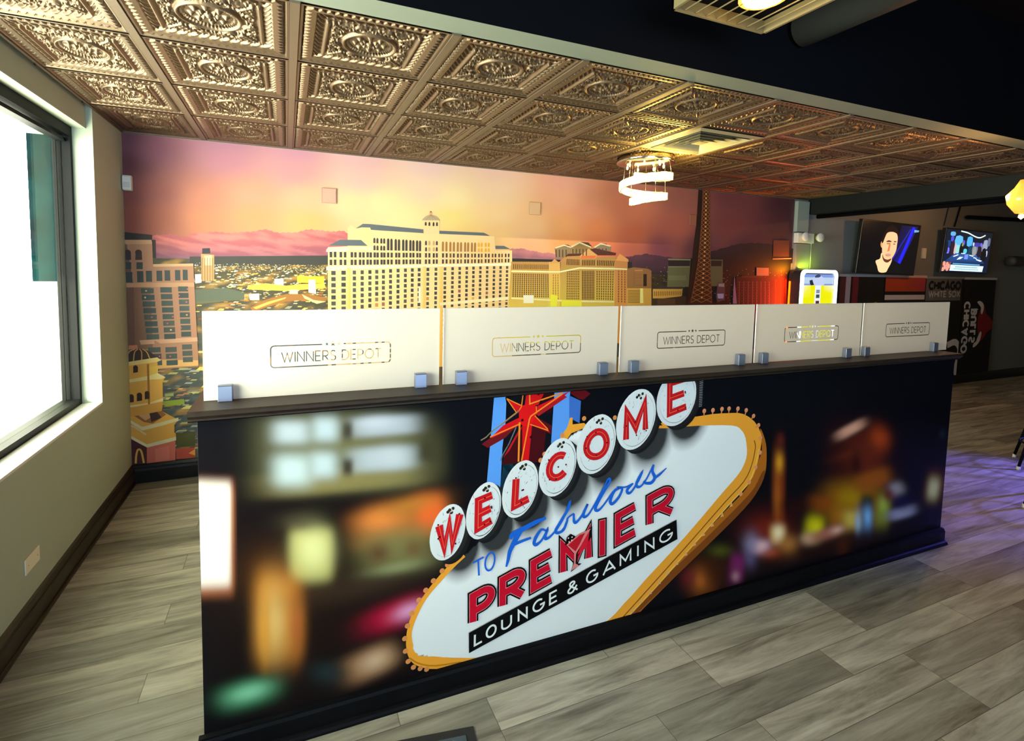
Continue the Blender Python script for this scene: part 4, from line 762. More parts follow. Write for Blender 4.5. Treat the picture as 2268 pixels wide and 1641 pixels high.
PLAB = ['first frosted acrylic screen at the window end of the counter, the brightest of the five', 'second frosted screen from the window end of the counter, cream lit', 'middle frosted screen of the five along the counter', 'fourth frosted screen, directly in front of the lit jukebox', 'last frosted screen at the far right end of the counter']
Rz = Matrix.Rotation(ANG, 3, 'Z')
def on_counter(t, y, z): return Vector((.85644, -2.63087, 0)) + Rz @ Vector((t, y, z))
for i in range(5):
    e = empty('counter_screen', on_counter(i * (PW + .01699), .104, 1.2215), ANG)
    tag(e, PLAB[i], 'screen', 'frosted screens with cut-out lettering along the counter')
    f = bpy.data.objects.new('frosted_film', fmesh); COL.objects.link(f); f.parent = e
    sh = MB(); sh.box(.0, PW, 0, .006, 0, PH, 0)
    s_ = sh.build('clear_sheet', [M_acr, M_edge], e)
    for p in s_.data.polygons:
        if abs(p.normal.x) > .5 or p.normal.z > .5: p.material_index = 1
# metal clamps
def clamp():
    e = empty('screen_clamp', (0, 0, 0), ANG)
    b = MB(); w = .0225
    b.prism_x([(-.026, 0), (.026, 0), (.026, .052), (.022, .056), (.0075, .056), (.0075, .0012), (-.0012, .0012), (-.0012, .056), (-.022, .056), (-.026, .052)], -w, w)
    b.build('clamp_body', M_steel, e, bevel=.0015)
    return e
c0 = clamp(); used = False
CT_ = [.068, .752, .920, 1.595, 1.766, 2.430, 2.594, 3.247, 3.408, 4.066]
names_ = ['left', 'right']
ordn = ['first', 'second', 'third', 'fourth', 'last']
for i, t in enumerate(CT_):
    e = c0 if i == 0 else copy_tree(c0)
    e.location = on_counter(t, .104, 1.2202)
    tag(e, 'square metal clamp holding the %s foot of the %s screen from the window' % (names_[i % 2], ordn[i // 2]), 'clamp', 'metal clamps holding the frosted screens')

# ---------------------------------------------------------------- city skyline mural on the back wall
MX1, MZ0, MZ1 = 7.05, .148, 2.622
mu = Art((.026, MX1, MZ0, MZ1))
SKY = [(p, c) for p, c in zip([(0.014,2.600),(0.192,2.522),(0.036,2.409),(0.698,2.645),(0.696,2.506),(1.188,2.609),(1.186,2.446),(1.726,2.608),(1.726,2.418),(2.322,2.587),(2.324,2.386),(2.983,2.605),(2.987,2.436),(3.723,2.582),(3.730,2.402),(4.554,2.602),(4.566,2.364),(5.175,2.502),(5.192,2.203),(5.981,2.610),(6.007,2.242),(6.891,2.564),(6.925,2.175),(0.030,2.181),(0.241,2.196),(0.025,2.017),(0.208,2.027),(0.536,2.183),(0.534,2.045),(0.883,2.242),(0.881,2.064),(1.289,2.235),(1.288,2.049),(1.651,2.221),(1.920,2.239),(2.538,2.321),(2.541,2.156),(2.992,2.224),(2.996,2.010),(3.381,2.114),(3.386,1.915),(3.739,2.132),(3.743,1.996),(4.117,2.150),(4.125,1.940),(4.580,2.076),(4.586,1.931),(4.952,1.943),(5.536,1.987),(6.245,1.984),(6.944,1.950),(4.001,2.283),(2.720,1.998),(2.120,2.133)],
 ['#7a4c56','#9a6070','#6e3c44','#c08c9c','#cc8e98','#d49ca8','#dca09c','#ecc0b8','#f0c8b4','#f4d4c4','#fae0b8','#f6d4bc','#fae0b4','#f0b8a0','#f6be94','#e09478','#e88e64','#b0705e','#c4705a','#8a5050','#8e504c','#5c383e','#603a40','#8c4c48','#a86258','#9a5544','#b8694e','#d89070','#e09464','#eaa880','#eca468','#f6c090','#f4bc6c','#fae0a0','#fff0a8','#fff4b0','#ffee88','#fde0a0','#fcd488','#fad090','#f4bc88','#f8bc74','#f6a860','#f29a5c','#e88454','#d87850','#b86a54','#8a5058','#6e464e','#5c3c48','#4c3440','#f0aa84','#fcdc80','#fff4a8'])]
SP = np.array([p for p, c in SKY]); SC = np.array([hx(c) for p, c in SKY])
rs = np.random.RandomState(5)
def lattice(X, Z, sx, sz, seed=0):
    """smooth random field made of a few sine sheets"""
    r = np.random.RandomState(seed); o = np.zeros(X.shape)
    for k in range(7):
        a, b, p = r.uniform(-1, 1) * sx, r.uniform(-1, 1) * sz, r.uniform(0, 6.28); o += np.sin(X * a + Z * b + p + .7 * np.sin(X * b * .3 + p))
    return o / 7
HZ = [(0.090,1.821),(4.017,1.866),(6.949,1.893)]
def sky(X, Z):
    d = ((X[..., None] - SP[:, 0]) ** 2 + 2.2 * (Z[..., None] - SP[:, 1]) ** 2 + .01) ** -1.6
    C = (d[..., None] * SC).sum(-2) / d.sum(-1)[..., None]
    n = lattice(X, Z, 3, 16, 2) * .05
    return C * np.array([.82, .735, .86]) * (1 + n[..., None])
mu.grid(0, MX1, 1.60, MZ1, 180, 70, sky)
mu.layer()
def ground(X, Z):
    n = lattice(X, Z, 30, 70, 4); n2 = lattice(X, Z, 80, 160, 9)
    base = np.zeros(X.shape + (3,)); base[:] = np.array(hx('#4c4430'))
    cool = np.array(hx('#4a5658')); lit = np.array(hx('#c89440')); dark = np.array(hx('#1e1c1c'))
    f = np.clip(1.55 - Z, 0, 1)[..., None]; base = base * (1 - f) + cool * f
    w = np.clip((X - 4.3) / 1.2, 0, 1)[..., None]; base = base * (1 - w) + dark * w
    g = (np.clip(n * 2.2 - .1, 0, 1) * np.clip((4.5 - X), 0, 1))[..., None]; base = base * (1 - g * .6) + lit * g * .6
    return base * (1 + .5 * n2[..., None])
gh = lambda x: 1.712 + .0243 * x
def ground_w(X, Z):
    return ground(X, Z)
ngx, ngz = 360, 110
GL_ = mu.up()
Xg = np.linspace(0, MX1, ngx + 1)
for i in range(ngx):
    za, zb = gh(Xg[i]), gh(Xg[i + 1]); T = np.linspace(0, 1, ngz + 1)
    A_ = MZ0 + (za - MZ0) * T; B_ = MZ0 + (zb - MZ0) * T
    if i == 0: CA = np.clip(ground(np.full(ngz + 1, Xg[0]), A_), 0, 1).tolist()
    CB = np.clip(ground(np.full(ngz + 1, Xg[i + 1]), B_), 0, 1).tolist()
    for j in range(ngz): mu.quad([(Xg[i], A_[j]), (Xg[i + 1], B_[j]), (Xg[i + 1], B_[j + 1]), (Xg[i], A_[j + 1])], [tuple(CA[j]), tuple(CB[j]), tuple(CB[j + 1]), tuple(CA[j + 1])], GL_)
    CA = CB
# mountains
def ridge(top, zb, fn, ncol=120, nrow=10):
    xs_ = np.linspace(top[0][0], top[-1][0], ncol + 1); zt = np.interp(xs_, [p[0] for p in top], [p[1] for p in top]); zt += .003 * np.sin(xs_ * 41) + .003 * np.sin(xs_ * 143 + 1) + .002 * np.sin(xs_ * 310)
    X = np.repeat(xs_[:, None], nrow + 1, 1); T = np.linspace(0, 1, nrow + 1)[None]; Z = zb + (zt[:, None] - zb) * T
    C = np.clip(fn(X, Z, np.repeat(T, ncol + 1, 0)), 0, 1)
    L_ = mu.up()
    for i in range(ncol):
        for j in range(nrow): mu.quad([(X[a, b], Z[a, b]) for a, b in ((i, j), (i + 1, j), (i + 1, j + 1), (i, j + 1))], [tuple(C[a, b]) for a, b in ((i, j), (i + 1, j), (i + 1, j + 1), (i, j + 1))], L_)
def mcol(hi, lo, sh):
    hi, lo, sh = map(lambda c: np.array(hx(c)), (hi, lo, sh))
    def fn(X, Z, T):
        n = np.clip(lattice(X * 1.4 + Z * 3, Z, 26, 90, 3) * 2.4 + .45, 0, 1)[..., None]; t = T[..., None] ** .7
        return (lo * (1 - t) + hi * t) * (1 - .5 * n) + sh * .5 * n
    return fn
mu.layer(); zb_ = [(0.683,1.718)][0][1]
ridge([(0.182,1.875),(0.234,1.894),(0.307,1.903),(0.395,1.887),(0.470,1.914),(0.593,1.933),(0.687,1.927),(0.815,1.939),(0.979,1.968),(1.079,1.944),(1.217,1.957),(1.323,1.988),(1.430,1.974),(1.576,1.981),(1.727,1.918),(1.843,1.883)], zb_, mcol('#ec8078', '#7a5a74', '#7c3450'), 200, 18)
ridge([(3.095,1.818),(3.151,1.885),(3.288,1.885),(3.438,1.859),(3.644,1.847),(3.803,1.814)], zb_ - .02, mcol('#c07880', '#60546c', '#7a5068'), 40, 6)
ridge([(-0.006,1.900),(0.050,1.896),(0.091,1.874),(0.147,1.867),(0.218,1.852)], zb_, mcol('#3a2830', '#2c2428', '#2c2028'), 30, 5)
ridge([(4.473,1.831),(4.770,1.878),(5.213,1.840)], zb_ - .06, mcol('#5c3a4c', '#2e2834', '#40303c'), 30, 5)
ridge([(5.677,1.924),(5.883,1.973),(6.131,2.034),(6.351,2.053),(6.619,2.051),(6.857,2.032),(7.119,2.001)], [(6.331,1.823)][0][1], mcol('#332a34', '#221e28', '#262029'), 50, 6)
# lit flats behind the hotels: bands, streets, thousands of lamps
mu.layer()
mu.poly([(0.437,1.736),(1.465,1.771),(1.465,1.694),(0.435,1.660)], '#3c3a38'); mu.poly([(3.144,1.789),(4.593,1.785),(4.598,1.688),(3.146,1.710)], '#2c2a30'); mu.poly([(5.614,1.834),(7.132,1.852),(7.144,1.726),(5.622,1.703)], '#201c22')
mu.layer()
def lamps(region, n, cols, smin, smax, seed, asp=1.6):
    r = random.Random(seed); x0, z0 = min(p[0] for p in region), min(p[1] for p in region); x1, z1 = max(p[0] for p in region), max(p[1] for p in region)
    mu.layer(16)
    for _ in range(n):
        x, z, s = r.uniform(x0, x1), z0 + (z1 - z0) * r.random() , r.uniform(smin, smax); c = r.choice(cols)
        mu.poly([(x - s * asp, z - s * .4), (x + s * asp * .6, z - s * .6), (x + s * asp, z + s * .4), (x - s * asp * .5, z + s * .6)], c)
    mu.layer()
Y_ = ['#fff0b0', '#ffe070', '#f8d890', '#fffbe0', '#e8a850', '#ffffff']
lamps([(0.613,1.663),(1.446,1.411)], 300, Y_, .003, .008, 1); lamps([(0.466,1.689),(1.447,1.625)], 330, Y_, .0015, .004, 2)
lamps([(0.465,1.626),(1.445,1.295)], 230, ['#ffd860', '#e8a048', '#fff4c0', '#b8783c', '#a8a890'], .003, .011, 3, 2.4)
lamps([(4.566,1.736),(7.164,1.495)], 220, ['#c8a890', '#8a6a60', '#e8c8b0', '#a84c48'], .003, .006, 4); lamps([(5.636,1.493),(7.182,1.292)], 120, ['#a02020', '#e04838', '#9a70a0', '#c8a0c8'], .004, .009, 5)
lamps([(0.076,1.316),(0.455,0.196)], 240, ['#8a9088', '#b0b0a0', '#c8c070', '#3a4244', '#e8d880', '#c88860'], .005, .018, 6, 2.6); lamps([(0.488,1.275),(5.344,-0.411)], 700, Y_ + ['#c88840', '#8a5020', '#604830'], .008, .02, 7, 2.)
mu.layer()
for pts, c in (([(0.852,1.336),(0.964,1.397),(1.125,1.446),(1.242,1.445),(1.434,1.419),(1.434,1.380),(1.265,1.395),(1.124,1.383),(0.964,1.335),(0.874,1.299)], '#a87038'), ([(0.874,1.336),(0.987,1.384),(1.124,1.421),(1.113,1.406),(0.998,1.365),(0.896,1.323)], '#f8c060'), ([(1.242,1.445),(1.337,1.394),(1.434,1.380),(1.361,1.362),(1.265,1.407)], '#ffe8a0'),
               ([(0.373,1.564),(0.464,1.570),(0.469,1.541),(0.372,1.517)], '#fff0c0'), ([(1.034,1.570),(1.103,1.573),(1.102,1.514),(1.034,1.508)], '#fffce8'), ([(0.833,1.513),(0.966,1.532),(1.125,1.514),(1.219,1.527),(1.422,1.535),(1.434,1.496),(1.125,1.471),(0.843,1.483)], '#ffd850'), ([(1.207,1.596),(1.422,1.595),(1.420,1.535),(1.207,1.540)], '#f4cc38'),
               ([(1.296,1.566),(1.350,1.566),(1.355,1.445),(1.295,1.458)], '#fffbe0'), ([(0.843,1.446),(0.920,1.451),(0.920,1.397),(0.853,1.397)], '#fff6e0'), ([(1.148,1.481),(1.212,1.483),(1.212,1.445),(1.148,1.446)], '#fff4c8'), ([(0.461,1.400),(0.756,1.434),(0.757,1.398),(0.470,1.367)], '#6a6a4c'), ([(0.564,1.417),(0.745,1.425),(0.744,1.398),(0.564,1.393)], '#e8c878'),
               ([(0.470,1.600),(0.511,1.603),(0.513,1.536),(0.471,1.529)], '#fffdf0'), ([(0.462,1.482),(0.681,1.495),(0.810,1.459),(0.809,1.398),(0.460,1.388)], '#5c6454')): mu.poly(pts, c)
# small tower left of the plain
mu.layer()
mu.poly([(0.513,1.759),(0.604,1.754),(0.600,1.551),(0.515,1.547)], '#c89c68'); mu.poly([(0.535,1.745),(0.588,1.749),(0.586,1.671),(0.536,1.670)], '#f8e0a8'); mu.poly([(0.523,1.801),(0.575,1.805),(0.577,1.764),(0.522,1.759)], '#2c3038')
for k in range(5): mu.stroke([(0.521,1.729),(0.518,1.550)][0:1] + [(0.518,1.550)] if False else [([(0.521,1.729)][0][0] + .018 * k, [(0.521,1.729)][0][1]), ([(0.518,1.550)][0][0] + .018 * k, [(0.518,1.550)][0][1])], .004, '#8a6038')

# --- central hotel
CR, CR2, RF = '#f6d098', '#fbe2b8', '#5f666e'
mu.layer()
mu.poly([(1.452,1.841),(1.613,1.854),(1.614,2.010),(1.644,2.035),(1.678,2.013),(1.810,2.003),(2.271,1.988),(2.430,1.998),(2.971,1.994),(2.988,1.861),(3.162,1.866),(3.192,0.612),(1.448,0.728)], CR)
mu.layer()
mu.poly([(1.614,2.010),(1.644,2.035),(1.675,2.013),(1.732,2.019),(1.810,2.023),(1.810,1.821),(1.613,1.854)], '#f2c990')
mu.poly([(1.678,2.007),(1.741,2.051),(1.802,2.052),(2.275,2.028),(2.277,1.994),(2.132,1.997),(1.810,2.002),(1.802,2.022),(1.732,2.020)], RF); mu.poly([(2.425,2.023),(2.862,2.024),(2.928,1.996),(2.425,1.994)], RF)
mu.poly([(1.458,1.855),(1.551,1.908),(1.725,1.912),(1.781,1.863)], RF); mu.poly([(2.982,1.905),(3.075,1.907),(3.144,1.877),(2.986,1.874)], RF)
mu.poly([(1.438,1.819),(1.456,1.841),(1.779,1.853),(1.842,1.854),(1.842,1.828),(1.617,1.827),(1.613,1.815),(1.441,1.806)], CR2)
mu.poly([(2.270,2.111),(2.426,2.119),(2.425,1.997),(2.284,1.992)], '#f0cc98')
mu.poly(smooth([(2.261,2.108),(2.274,2.127),(2.303,2.151),(2.341,2.163),(2.385,2.156),(2.415,2.137),(2.430,2.117)], 3), '#b8a080'); mu.poly([(2.329,2.161),(2.331,2.185),(2.357,2.187),(2.359,2.162)], '#d8a078'); mu.poly([(2.331,2.184),(2.343,2.198),(2.357,2.185)], '#8a4038')
for k in (1200, 1226, 1252, 1278, 1304): mu.stroke([[(2.343,2.163)][0], ([(2.299,2.111)][0][0] + (k - 1200) * .0014 * .9, [(2.344,2.114)][0][1])], .003, '#8a7860')
mu.layer()
def win(xs_, y0, y1, w, col, arch=False):
    mu.layer(3)
    for (x, z), (_, zb) in zip(xs_[0], xs_[1]):
        if arch: mu.poly([(x - w / 2, zb), (x + w / 2, zb), (x + w / 2, z - w * .6), (x + w * .25, z), (x - w * .25, z), (x - w / 2, z - w * .6)], col)
        else: mu.poly([(x - w / 2, zb), (x + w / 2, zb), (x + w / 2, z), (x - w / 2, z)], col)
    mu.layer()
DK = '#40383a'
win(([(2.297,2.096),(2.331,2.097),(2.370,2.098),(2.402,2.099)], [(2.297,2.063),(2.331,2.062),(2.370,2.062),(2.403,2.064)]), 0, 0, .017, '#3a3030', True)
win(([(1.959,1.934),(1.988,1.933),(2.026,1.931),(2.055,1.930),(2.093,1.930),(2.122,1.929),(2.158,1.928),(2.185,1.927),(2.219,1.927),(2.246,1.926)], [(1.959,1.830),(1.988,1.830),(2.027,1.830),(2.055,1.830),(2.094,1.830),(2.123,1.830),(2.159,1.831),(2.186,1.831),(2.220,1.831),(2.247,1.831)]), 0, 0, .021, DK, True)
win(([(2.461,1.926),(2.495,1.926),(2.533,1.926),(2.567,1.926),(2.605,1.926),(2.637,1.926),(2.677,1.927),(2.707,1.927),(2.745,1.927),(2.776,1.928)], [(2.462,1.836),(2.496,1.836),(2.535,1.836),(2.569,1.837),(2.606,1.837),(2.639,1.838),(2.678,1.839),(2.708,1.840),(2.747,1.840),(2.777,1.841)]), 0, 0, .021, '#a8743c', True)
win(([(1.839,1.935),(1.865,1.934),(1.899,1.933),(1.924,1.933),(2.301,1.927),(2.403,1.928),(1.840,1.870),(1.866,1.869),(1.899,1.869),(1.924,1.869),(2.302,1.869),(2.403,1.872)], [(1.839,1.889),(1.866,1.888),(1.899,1.888),(1.924,1.888),(2.302,1.887),(2.403,1.891),(1.840,1.827),(1.866,1.827),(1.899,1.827),(1.924,1.827),(2.302,1.832),(2.404,1.835)]), 0, 0, .018, DK, True)
win(([(2.333,1.928),(2.374,1.928),(2.333,1.870),(2.375,1.871)], [(2.333,1.887),(2.375,1.888),(2.334,1.833),(2.375,1.834)]), 0, 0, .02, '#c8a070', True)
win(([(2.813,1.929),(2.843,1.930),(2.884,1.931),(2.915,1.931),(2.814,1.877),(2.844,1.878),(2.885,1.879),(2.916,1.879)], [(2.813,1.888),(2.844,1.889),(2.885,1.890),(2.916,1.891),(2.814,1.841),(2.845,1.842),(2.886,1.843),(2.917,1.844)]), 0, 0, .02, '#e8a828', True)
mu.layer(2)
cols_ = [(1.476,1.803),(1.510,1.804),(1.557,1.804),(1.592,1.804),(1.648,1.805),(1.678,1.805),(1.717,1.806),(1.746,1.806),(1.781,1.808),(1.808,1.807),(1.842,1.808),(1.867,1.808),(1.902,1.809),(1.926,1.809),(1.959,1.810),(1.990,1.810),(2.031,1.811),(2.057,1.811),(2.097,1.812),(2.124,1.813),(2.159,1.813),(2.186,1.814),(2.222,1.814),(2.247,1.814),(2.302,1.815),(2.334,1.816),(2.375,1.816),(2.404,1.817),(2.463,1.818),(2.498,1.819),(2.535,1.819),(2.567,1.820),(2.607,1.820),(2.639,1.821),(2.679,1.822),(2.709,1.822),(2.747,1.823),(2.778,1.824),(2.815,1.824),(2.845,1.825),(2.886,1.827),(2.918,1.827),(2.957,1.828),(2.987,1.829),(3.025,1.830),(3.056,1.831),(3.094,1.832),(3.126,1.833)]
_dz = [(1.648,1.808),(1.648,1.761),(1.648,1.742),(1.648,1.700)]; _z = [p[1] for p in _dz]
for k, (x, z) in enumerate(cols_):
    h1 = (_z[0] - _z[1]) * (1 - .28 * k / 47); off = (_z[0] - _z[2]) * (1 - .25 * k / 47); w = .021 - .004 * k / 47
    for d in (0, off): mu.poly([(x - w / 2, z - d - h1), (x + w / 2, z - d - h1), (x + w / 2, z - d), (x - w / 2, z - d)], DK if k < 28 or k % 3 else '#7a5428')
mu.layer()
mu.poly([(1.439,1.679),(1.617,1.686),(2.286,1.709),(2.429,1.714),(3.167,1.742),(3.168,1.718),(2.433,1.697),(2.287,1.689),(1.617,1.657),(1.438,1.644)], '#fff0cc'); mu.poly([(1.439,1.810),(1.617,1.822),(1.617,1.815),(1.439,1.802)], '#fff4d8')
for xa_, xb_ in zip([(1.606,1.674),(2.274,1.694),(2.429,1.697)], [(1.636,1.675),(2.304,1.695),(2.464,1.698)]): mu.quad([(xa_[0], .2), (xb_[0], .2), (xb_[0], xa_[1]), (xa_[0], xa_[1])], ['#ffc860', '#f8b850', '#f8c070', '#ffd080'])
gc = [(1.496,1.641),(1.579,1.644),(1.669,1.647),(1.735,1.650),(1.801,1.653),(1.860,1.656),(1.918,1.659),(1.981,1.664),(2.048,1.668),(2.114,1.672),(2.177,1.675),(2.240,1.678),(2.321,1.682),(2.397,1.685),(2.484,1.689),(2.557,1.692),(2.627,1.695),(2.697,1.698),(2.764,1.701),(2.834,1.704),(2.904,1.706),(2.975,1.708),(3.043,1.710),(3.112,1.712)]
pit = [(1.496,1.641),(1.496,1.589),(3.112,1.712),(3.113,1.673)]; pa, pb = pit[0][1] - pit[1][1], pit[2][1] - pit[3][1]
rw = random.Random(2)
mu.layer(2)
for k, (x, z) in enumerate(gc):
    u = k / 23; pch = pa * (1 - u) ** 1 + pb * u; pch = pb + (pa - pb) * (1 - u) ** 1.15; w = (.036 if k < 2 else .027) - .003 * u
    for r_ in range(18):
        zt = z - r_ * pch
        c = rw.choice(['#484848', '#3c3e42', '#50504c', '#4a4440']); 
        if r_ > 4 and rw.random() < .12: c = rw.choice(['#c88850', '#e8b060', '#a06060', '#886848'])
        mu.poly([(x - w / 2, zt - pch * .66), (x + w / 2, zt - pch * .66), (x + w / 2, zt), (x - w / 2, zt)], c)
mu.layer(); mu.poly([(2.438,1.363),(3.173,1.419),(3.174,1.388),(2.482,1.339),(2.438,1.335)], '#fbe4b8'); mu.poly([(2.237,1.515),(2.254,1.511),(2.260,1.364),(2.237,1.365)], '#fff0d8')

# --- palace hotel on the right
mu.layer()
def shaded(pts, cb, ct): mu.quad(pts, [cb, cb, ct, ct])
shaded([(3.115,0.958),(3.615,0.938),(3.581,1.764),(3.155,1.757)], '#ffe060', '#b88a50')
shaded([(3.583,0.939),(3.742,0.933),(3.698,1.766),(3.570,1.764)], '#ffe040', '#d0a060')
shaded([(3.718,0.934),(4.396,0.907),(4.373,1.839),(3.705,1.787)], '#f8c850', '#a8804c'); shaded([(4.396,0.907),(4.565,0.900),(4.532,1.799),(4.365,1.817)], '#d89850', '#b07848')
mu.poly([(3.631,1.908),(3.739,1.943),(3.828,1.921),(3.832,1.811),(3.650,1.799)], '#8a7458'); mu.poly([(3.819,1.928),(3.922,1.980),(4.072,1.929),(4.059,1.831),(3.839,1.825)], '#94784c'); mu.poly([(4.097,1.930),(4.179,1.975),(4.313,1.949),(4.310,1.880),(4.099,1.874)], '#84705c')
mu.poly([(3.732,1.943),(3.787,1.942),(3.833,1.919),(3.756,1.919)], '#4a2c2c'); mu.poly([(3.922,1.977),(4.029,1.973),(4.080,1.927),(4.014,1.941)], '#4a2c2c'); mu.poly([(4.179,1.972),(4.255,1.969),(4.265,1.943),(4.205,1.948)], '#4a2c2c')
mu.poly([(3.690,1.766),(3.775,1.844),(3.952,1.842),(3.954,1.772)], '#b08450'); mu.poly([(3.710,1.787),(3.790,1.851),(3.951,1.858),(3.936,1.834),(3.759,1.823)], '#502c28'); mu.poly([(4.048,1.903),(4.114,1.917),(4.380,1.875),(4.372,1.850),(4.151,1.844)], '#502c28'); mu.poly([(4.391,1.818),(4.442,1.848),(4.541,1.799),(4.497,1.798)], '#7a3c30')
mu.poly([(3.933,1.834),(4.035,1.911),(4.137,1.847),(4.127,1.811),(3.945,1.807)], '#c89860'); mu.poly([(3.944,1.833),(4.126,1.841),(4.122,1.815),(3.947,1.808)], '#d86840'); mu.poly([(3.582,1.748),(3.634,1.795),(3.699,1.750)], '#c89858'); mu.poly([(4.375,1.796),(4.424,1.869),(4.541,1.811),(4.542,1.785)], '#c89058')
mu.poly([(3.631,1.908),(3.739,1.943),(3.828,1.921),(3.820,1.911),(3.740,1.929),(3.644,1.899)], '#e0c8a0'); mu.poly([(3.819,1.928),(3.922,1.980),(4.072,1.929),(4.061,1.920),(3.923,1.963),(3.833,1.916)], '#e0c8a0'); mu.poly([(4.097,1.930),(4.179,1.975),(4.313,1.949),(4.299,1.940),(4.180,1.958),(4.107,1.919)], '#d8c0a0')
mu.layer()
for a_, b_ in zip([(3.647,1.888),(3.686,1.889),(3.725,1.890),(3.765,1.892),(3.844,1.901),(3.885,1.902),(3.925,1.904),(3.966,1.905),(4.007,1.906),(4.122,1.917),(4.164,1.918),(4.206,1.919),(4.249,1.921)], [(3.653,1.813),(3.690,1.814),(3.728,1.815),(3.768,1.816),(3.849,1.832),(3.887,1.833),(3.928,1.834),(3.968,1.835),(4.009,1.836),(4.124,1.875),(4.166,1.876),(4.208,1.877),(4.251,1.878)]): mu.stroke([a_, b_], .012, '#4a3a30')
def strips(q, n, w, col, z0f=0., z1f=1.):
    mu.layer(2)
    for k in range(n):
        u = (k + .5) / n; a_, b_ = in_quad(q, u, z0f), in_quad(q, u, z1f); mu.stroke([a_, b_], w, col)
    mu.layer()
def cells(q, n, m_, fw, fh, col):
    mu.layer(1)
    for i in range(n):
        for j in range(m_):
            u, v = (i + .5) / n, (j + .5) / m_; P_ = [in_quad(q, u - fw / n / 2, v - fh / m_ / 2), in_quad(q, u + fw / n / 2, v - fh / m_ / 2), in_quad(q, u + fw / n / 2, v + fh / m_ / 2), in_quad(q, u - fw / n / 2, v + fh / m_ / 2)]; mu.poly(P_, col)
    mu.layer()
cells([(3.170,1.411),(3.585,1.402),(3.574,1.641),(3.172,1.643)], 17, 12, .5, .8, '#5a4430'); cells([(3.171,1.682),(3.573,1.685),(3.571,1.739),(3.170,1.735)], 18, 1, .4, .9, '#5a3c24')
cells([(3.782,1.380),(3.944,1.379),(3.933,1.681),(3.777,1.683)], 7, 12, .45, .75, '#5a3e20'); cells([(4.144,1.378),(4.367,1.369),(4.362,1.687),(4.132,1.684)], 8, 12, .45, .75, '#5a3e20'); strips([(3.969,1.379),(4.127,1.378),(4.115,1.684),(3.958,1.681)], 8, .012, '#4a3626'); cells([(3.969,1.379),(4.127,1.378),(4.115,1.684),(3.958,1.681)], 1, 12, 1, .12, '#a87c48')
cells([(3.770,1.734),(3.931,1.732),(3.929,1.799),(3.773,1.802)], 9, 1, .5, .9, '#4a2e1c'); cells([(3.956,1.730),(4.121,1.733),(4.119,1.797),(3.954,1.793)], 8, 1, .5, .9, '#4a2e1c'); cells([(4.138,1.734),(4.360,1.731),(4.366,1.795),(4.136,1.797)], 10, 1, .5, .9, '#4a2e1c'); cells([(4.412,1.347),(4.536,1.338),(4.519,1.712),(4.399,1.717)], 3, 14, .3, .7, '#6a4020'); cells([(3.616,1.381),(3.703,1.381),(3.690,1.643),(3.611,1.642)], 3, 10, .3, .8, '#8a6024')
mu.layer()
for pts in ([(3.157,1.673),(3.584,1.671),(3.701,1.673),(3.932,1.716),(4.361,1.716),(4.536,1.712),(4.537,1.697),(4.361,1.700),(3.933,1.699),(3.702,1.657),(3.584,1.655),(3.157,1.654)], [(3.163,1.408),(3.711,1.380),(3.945,1.372),(4.376,1.361),(4.377,1.347),(3.945,1.355),(3.711,1.364),(3.163,1.392)]): mu.poly(pts, '#ffe8a8')
mu.poly([(3.295,1.430),(3.407,1.430),(3.410,1.349),(3.297,1.350)], '#fff6d8')
for q_ in ([(3.599,1.436),(3.686,1.422),(3.674,1.312),(3.603,1.312)], [(3.727,1.380),(3.969,1.372),(3.972,1.308),(3.729,1.311)]): mu.poly(q_, '#ffe840')
# smaller blocks
mu.layer()
mu.poly([(4.538,1.492),(4.528,1.712),(4.616,1.728),(4.808,1.716),(4.855,1.695),(4.866,1.493)], '#8a6440'); mu.poly([(4.627,1.699),(4.735,1.708),(4.744,1.523),(4.635,1.522)], '#a87c50'); cells([(4.626,1.522),(4.744,1.523),(4.736,1.686),(4.618,1.684)], 1, 12, .95, .45, '#5c4228'); mu.poly([(4.747,1.656),(4.793,1.657),(4.799,1.523),(4.753,1.523)], '#2c2420')
mu.poly([(4.562,0.975),(4.537,1.500),(4.865,1.500),(4.893,0.963)], '#c09a4c'); cells([(4.554,1.338),(4.717,1.336),(4.709,1.485),(4.547,1.485)], 1, 9, 1, .4, '#6a5228'); mu.poly([(4.717,1.336),(4.763,1.336),(4.749,1.500),(4.712,1.500)], '#ffe890')
mu.poly([(4.890,1.388),(4.884,1.493),(4.967,1.523),(5.158,1.539),(5.276,1.524),(5.307,1.494),(5.302,1.416),(5.206,1.386)], '#c8a050'); mu.poly([(4.884,1.493),(4.967,1.523),(5.158,1.542),(5.296,1.517),(5.297,1.494),(5.064,1.493)], '#3c3438'); cells([(4.899,1.403),(5.292,1.416),(5.298,1.478),(4.895,1.475)], 15, 1, .4, .7, '#7a5828')
mu.poly([(4.893,0.963),(4.872,1.373),(5.362,1.416),(5.410,0.945)], '#3c3028'); mu.poly([(4.959,1.319),(5.209,1.316),(5.206,1.383),(4.956,1.387)], '#54402c')
mu.poly([(5.082,1.516),(5.080,1.827),(5.406,1.831),(5.395,1.517)], '#66694c'); mu.poly([(5.080,1.824),(5.400,1.828),(5.397,1.754),(5.084,1.748)], '#2c262a'); mu.stroke([(5.080,1.824),(5.404,1.828)], .016, '#8a8a78'); mu.stroke([(5.085,1.742),(5.397,1.748)], .01, '#8a8a70')
mu.poly([(5.718,1.526),(5.701,1.838),(5.895,1.840),(5.912,1.527)], '#66664c'); mu.poly([(5.717,1.760),(5.712,1.826),(5.881,1.827),(5.879,1.763)], '#2a2428'); mu.poly([(5.097,1.592),(5.351,1.594),(5.348,1.648),(5.094,1.645)], '#74785a')
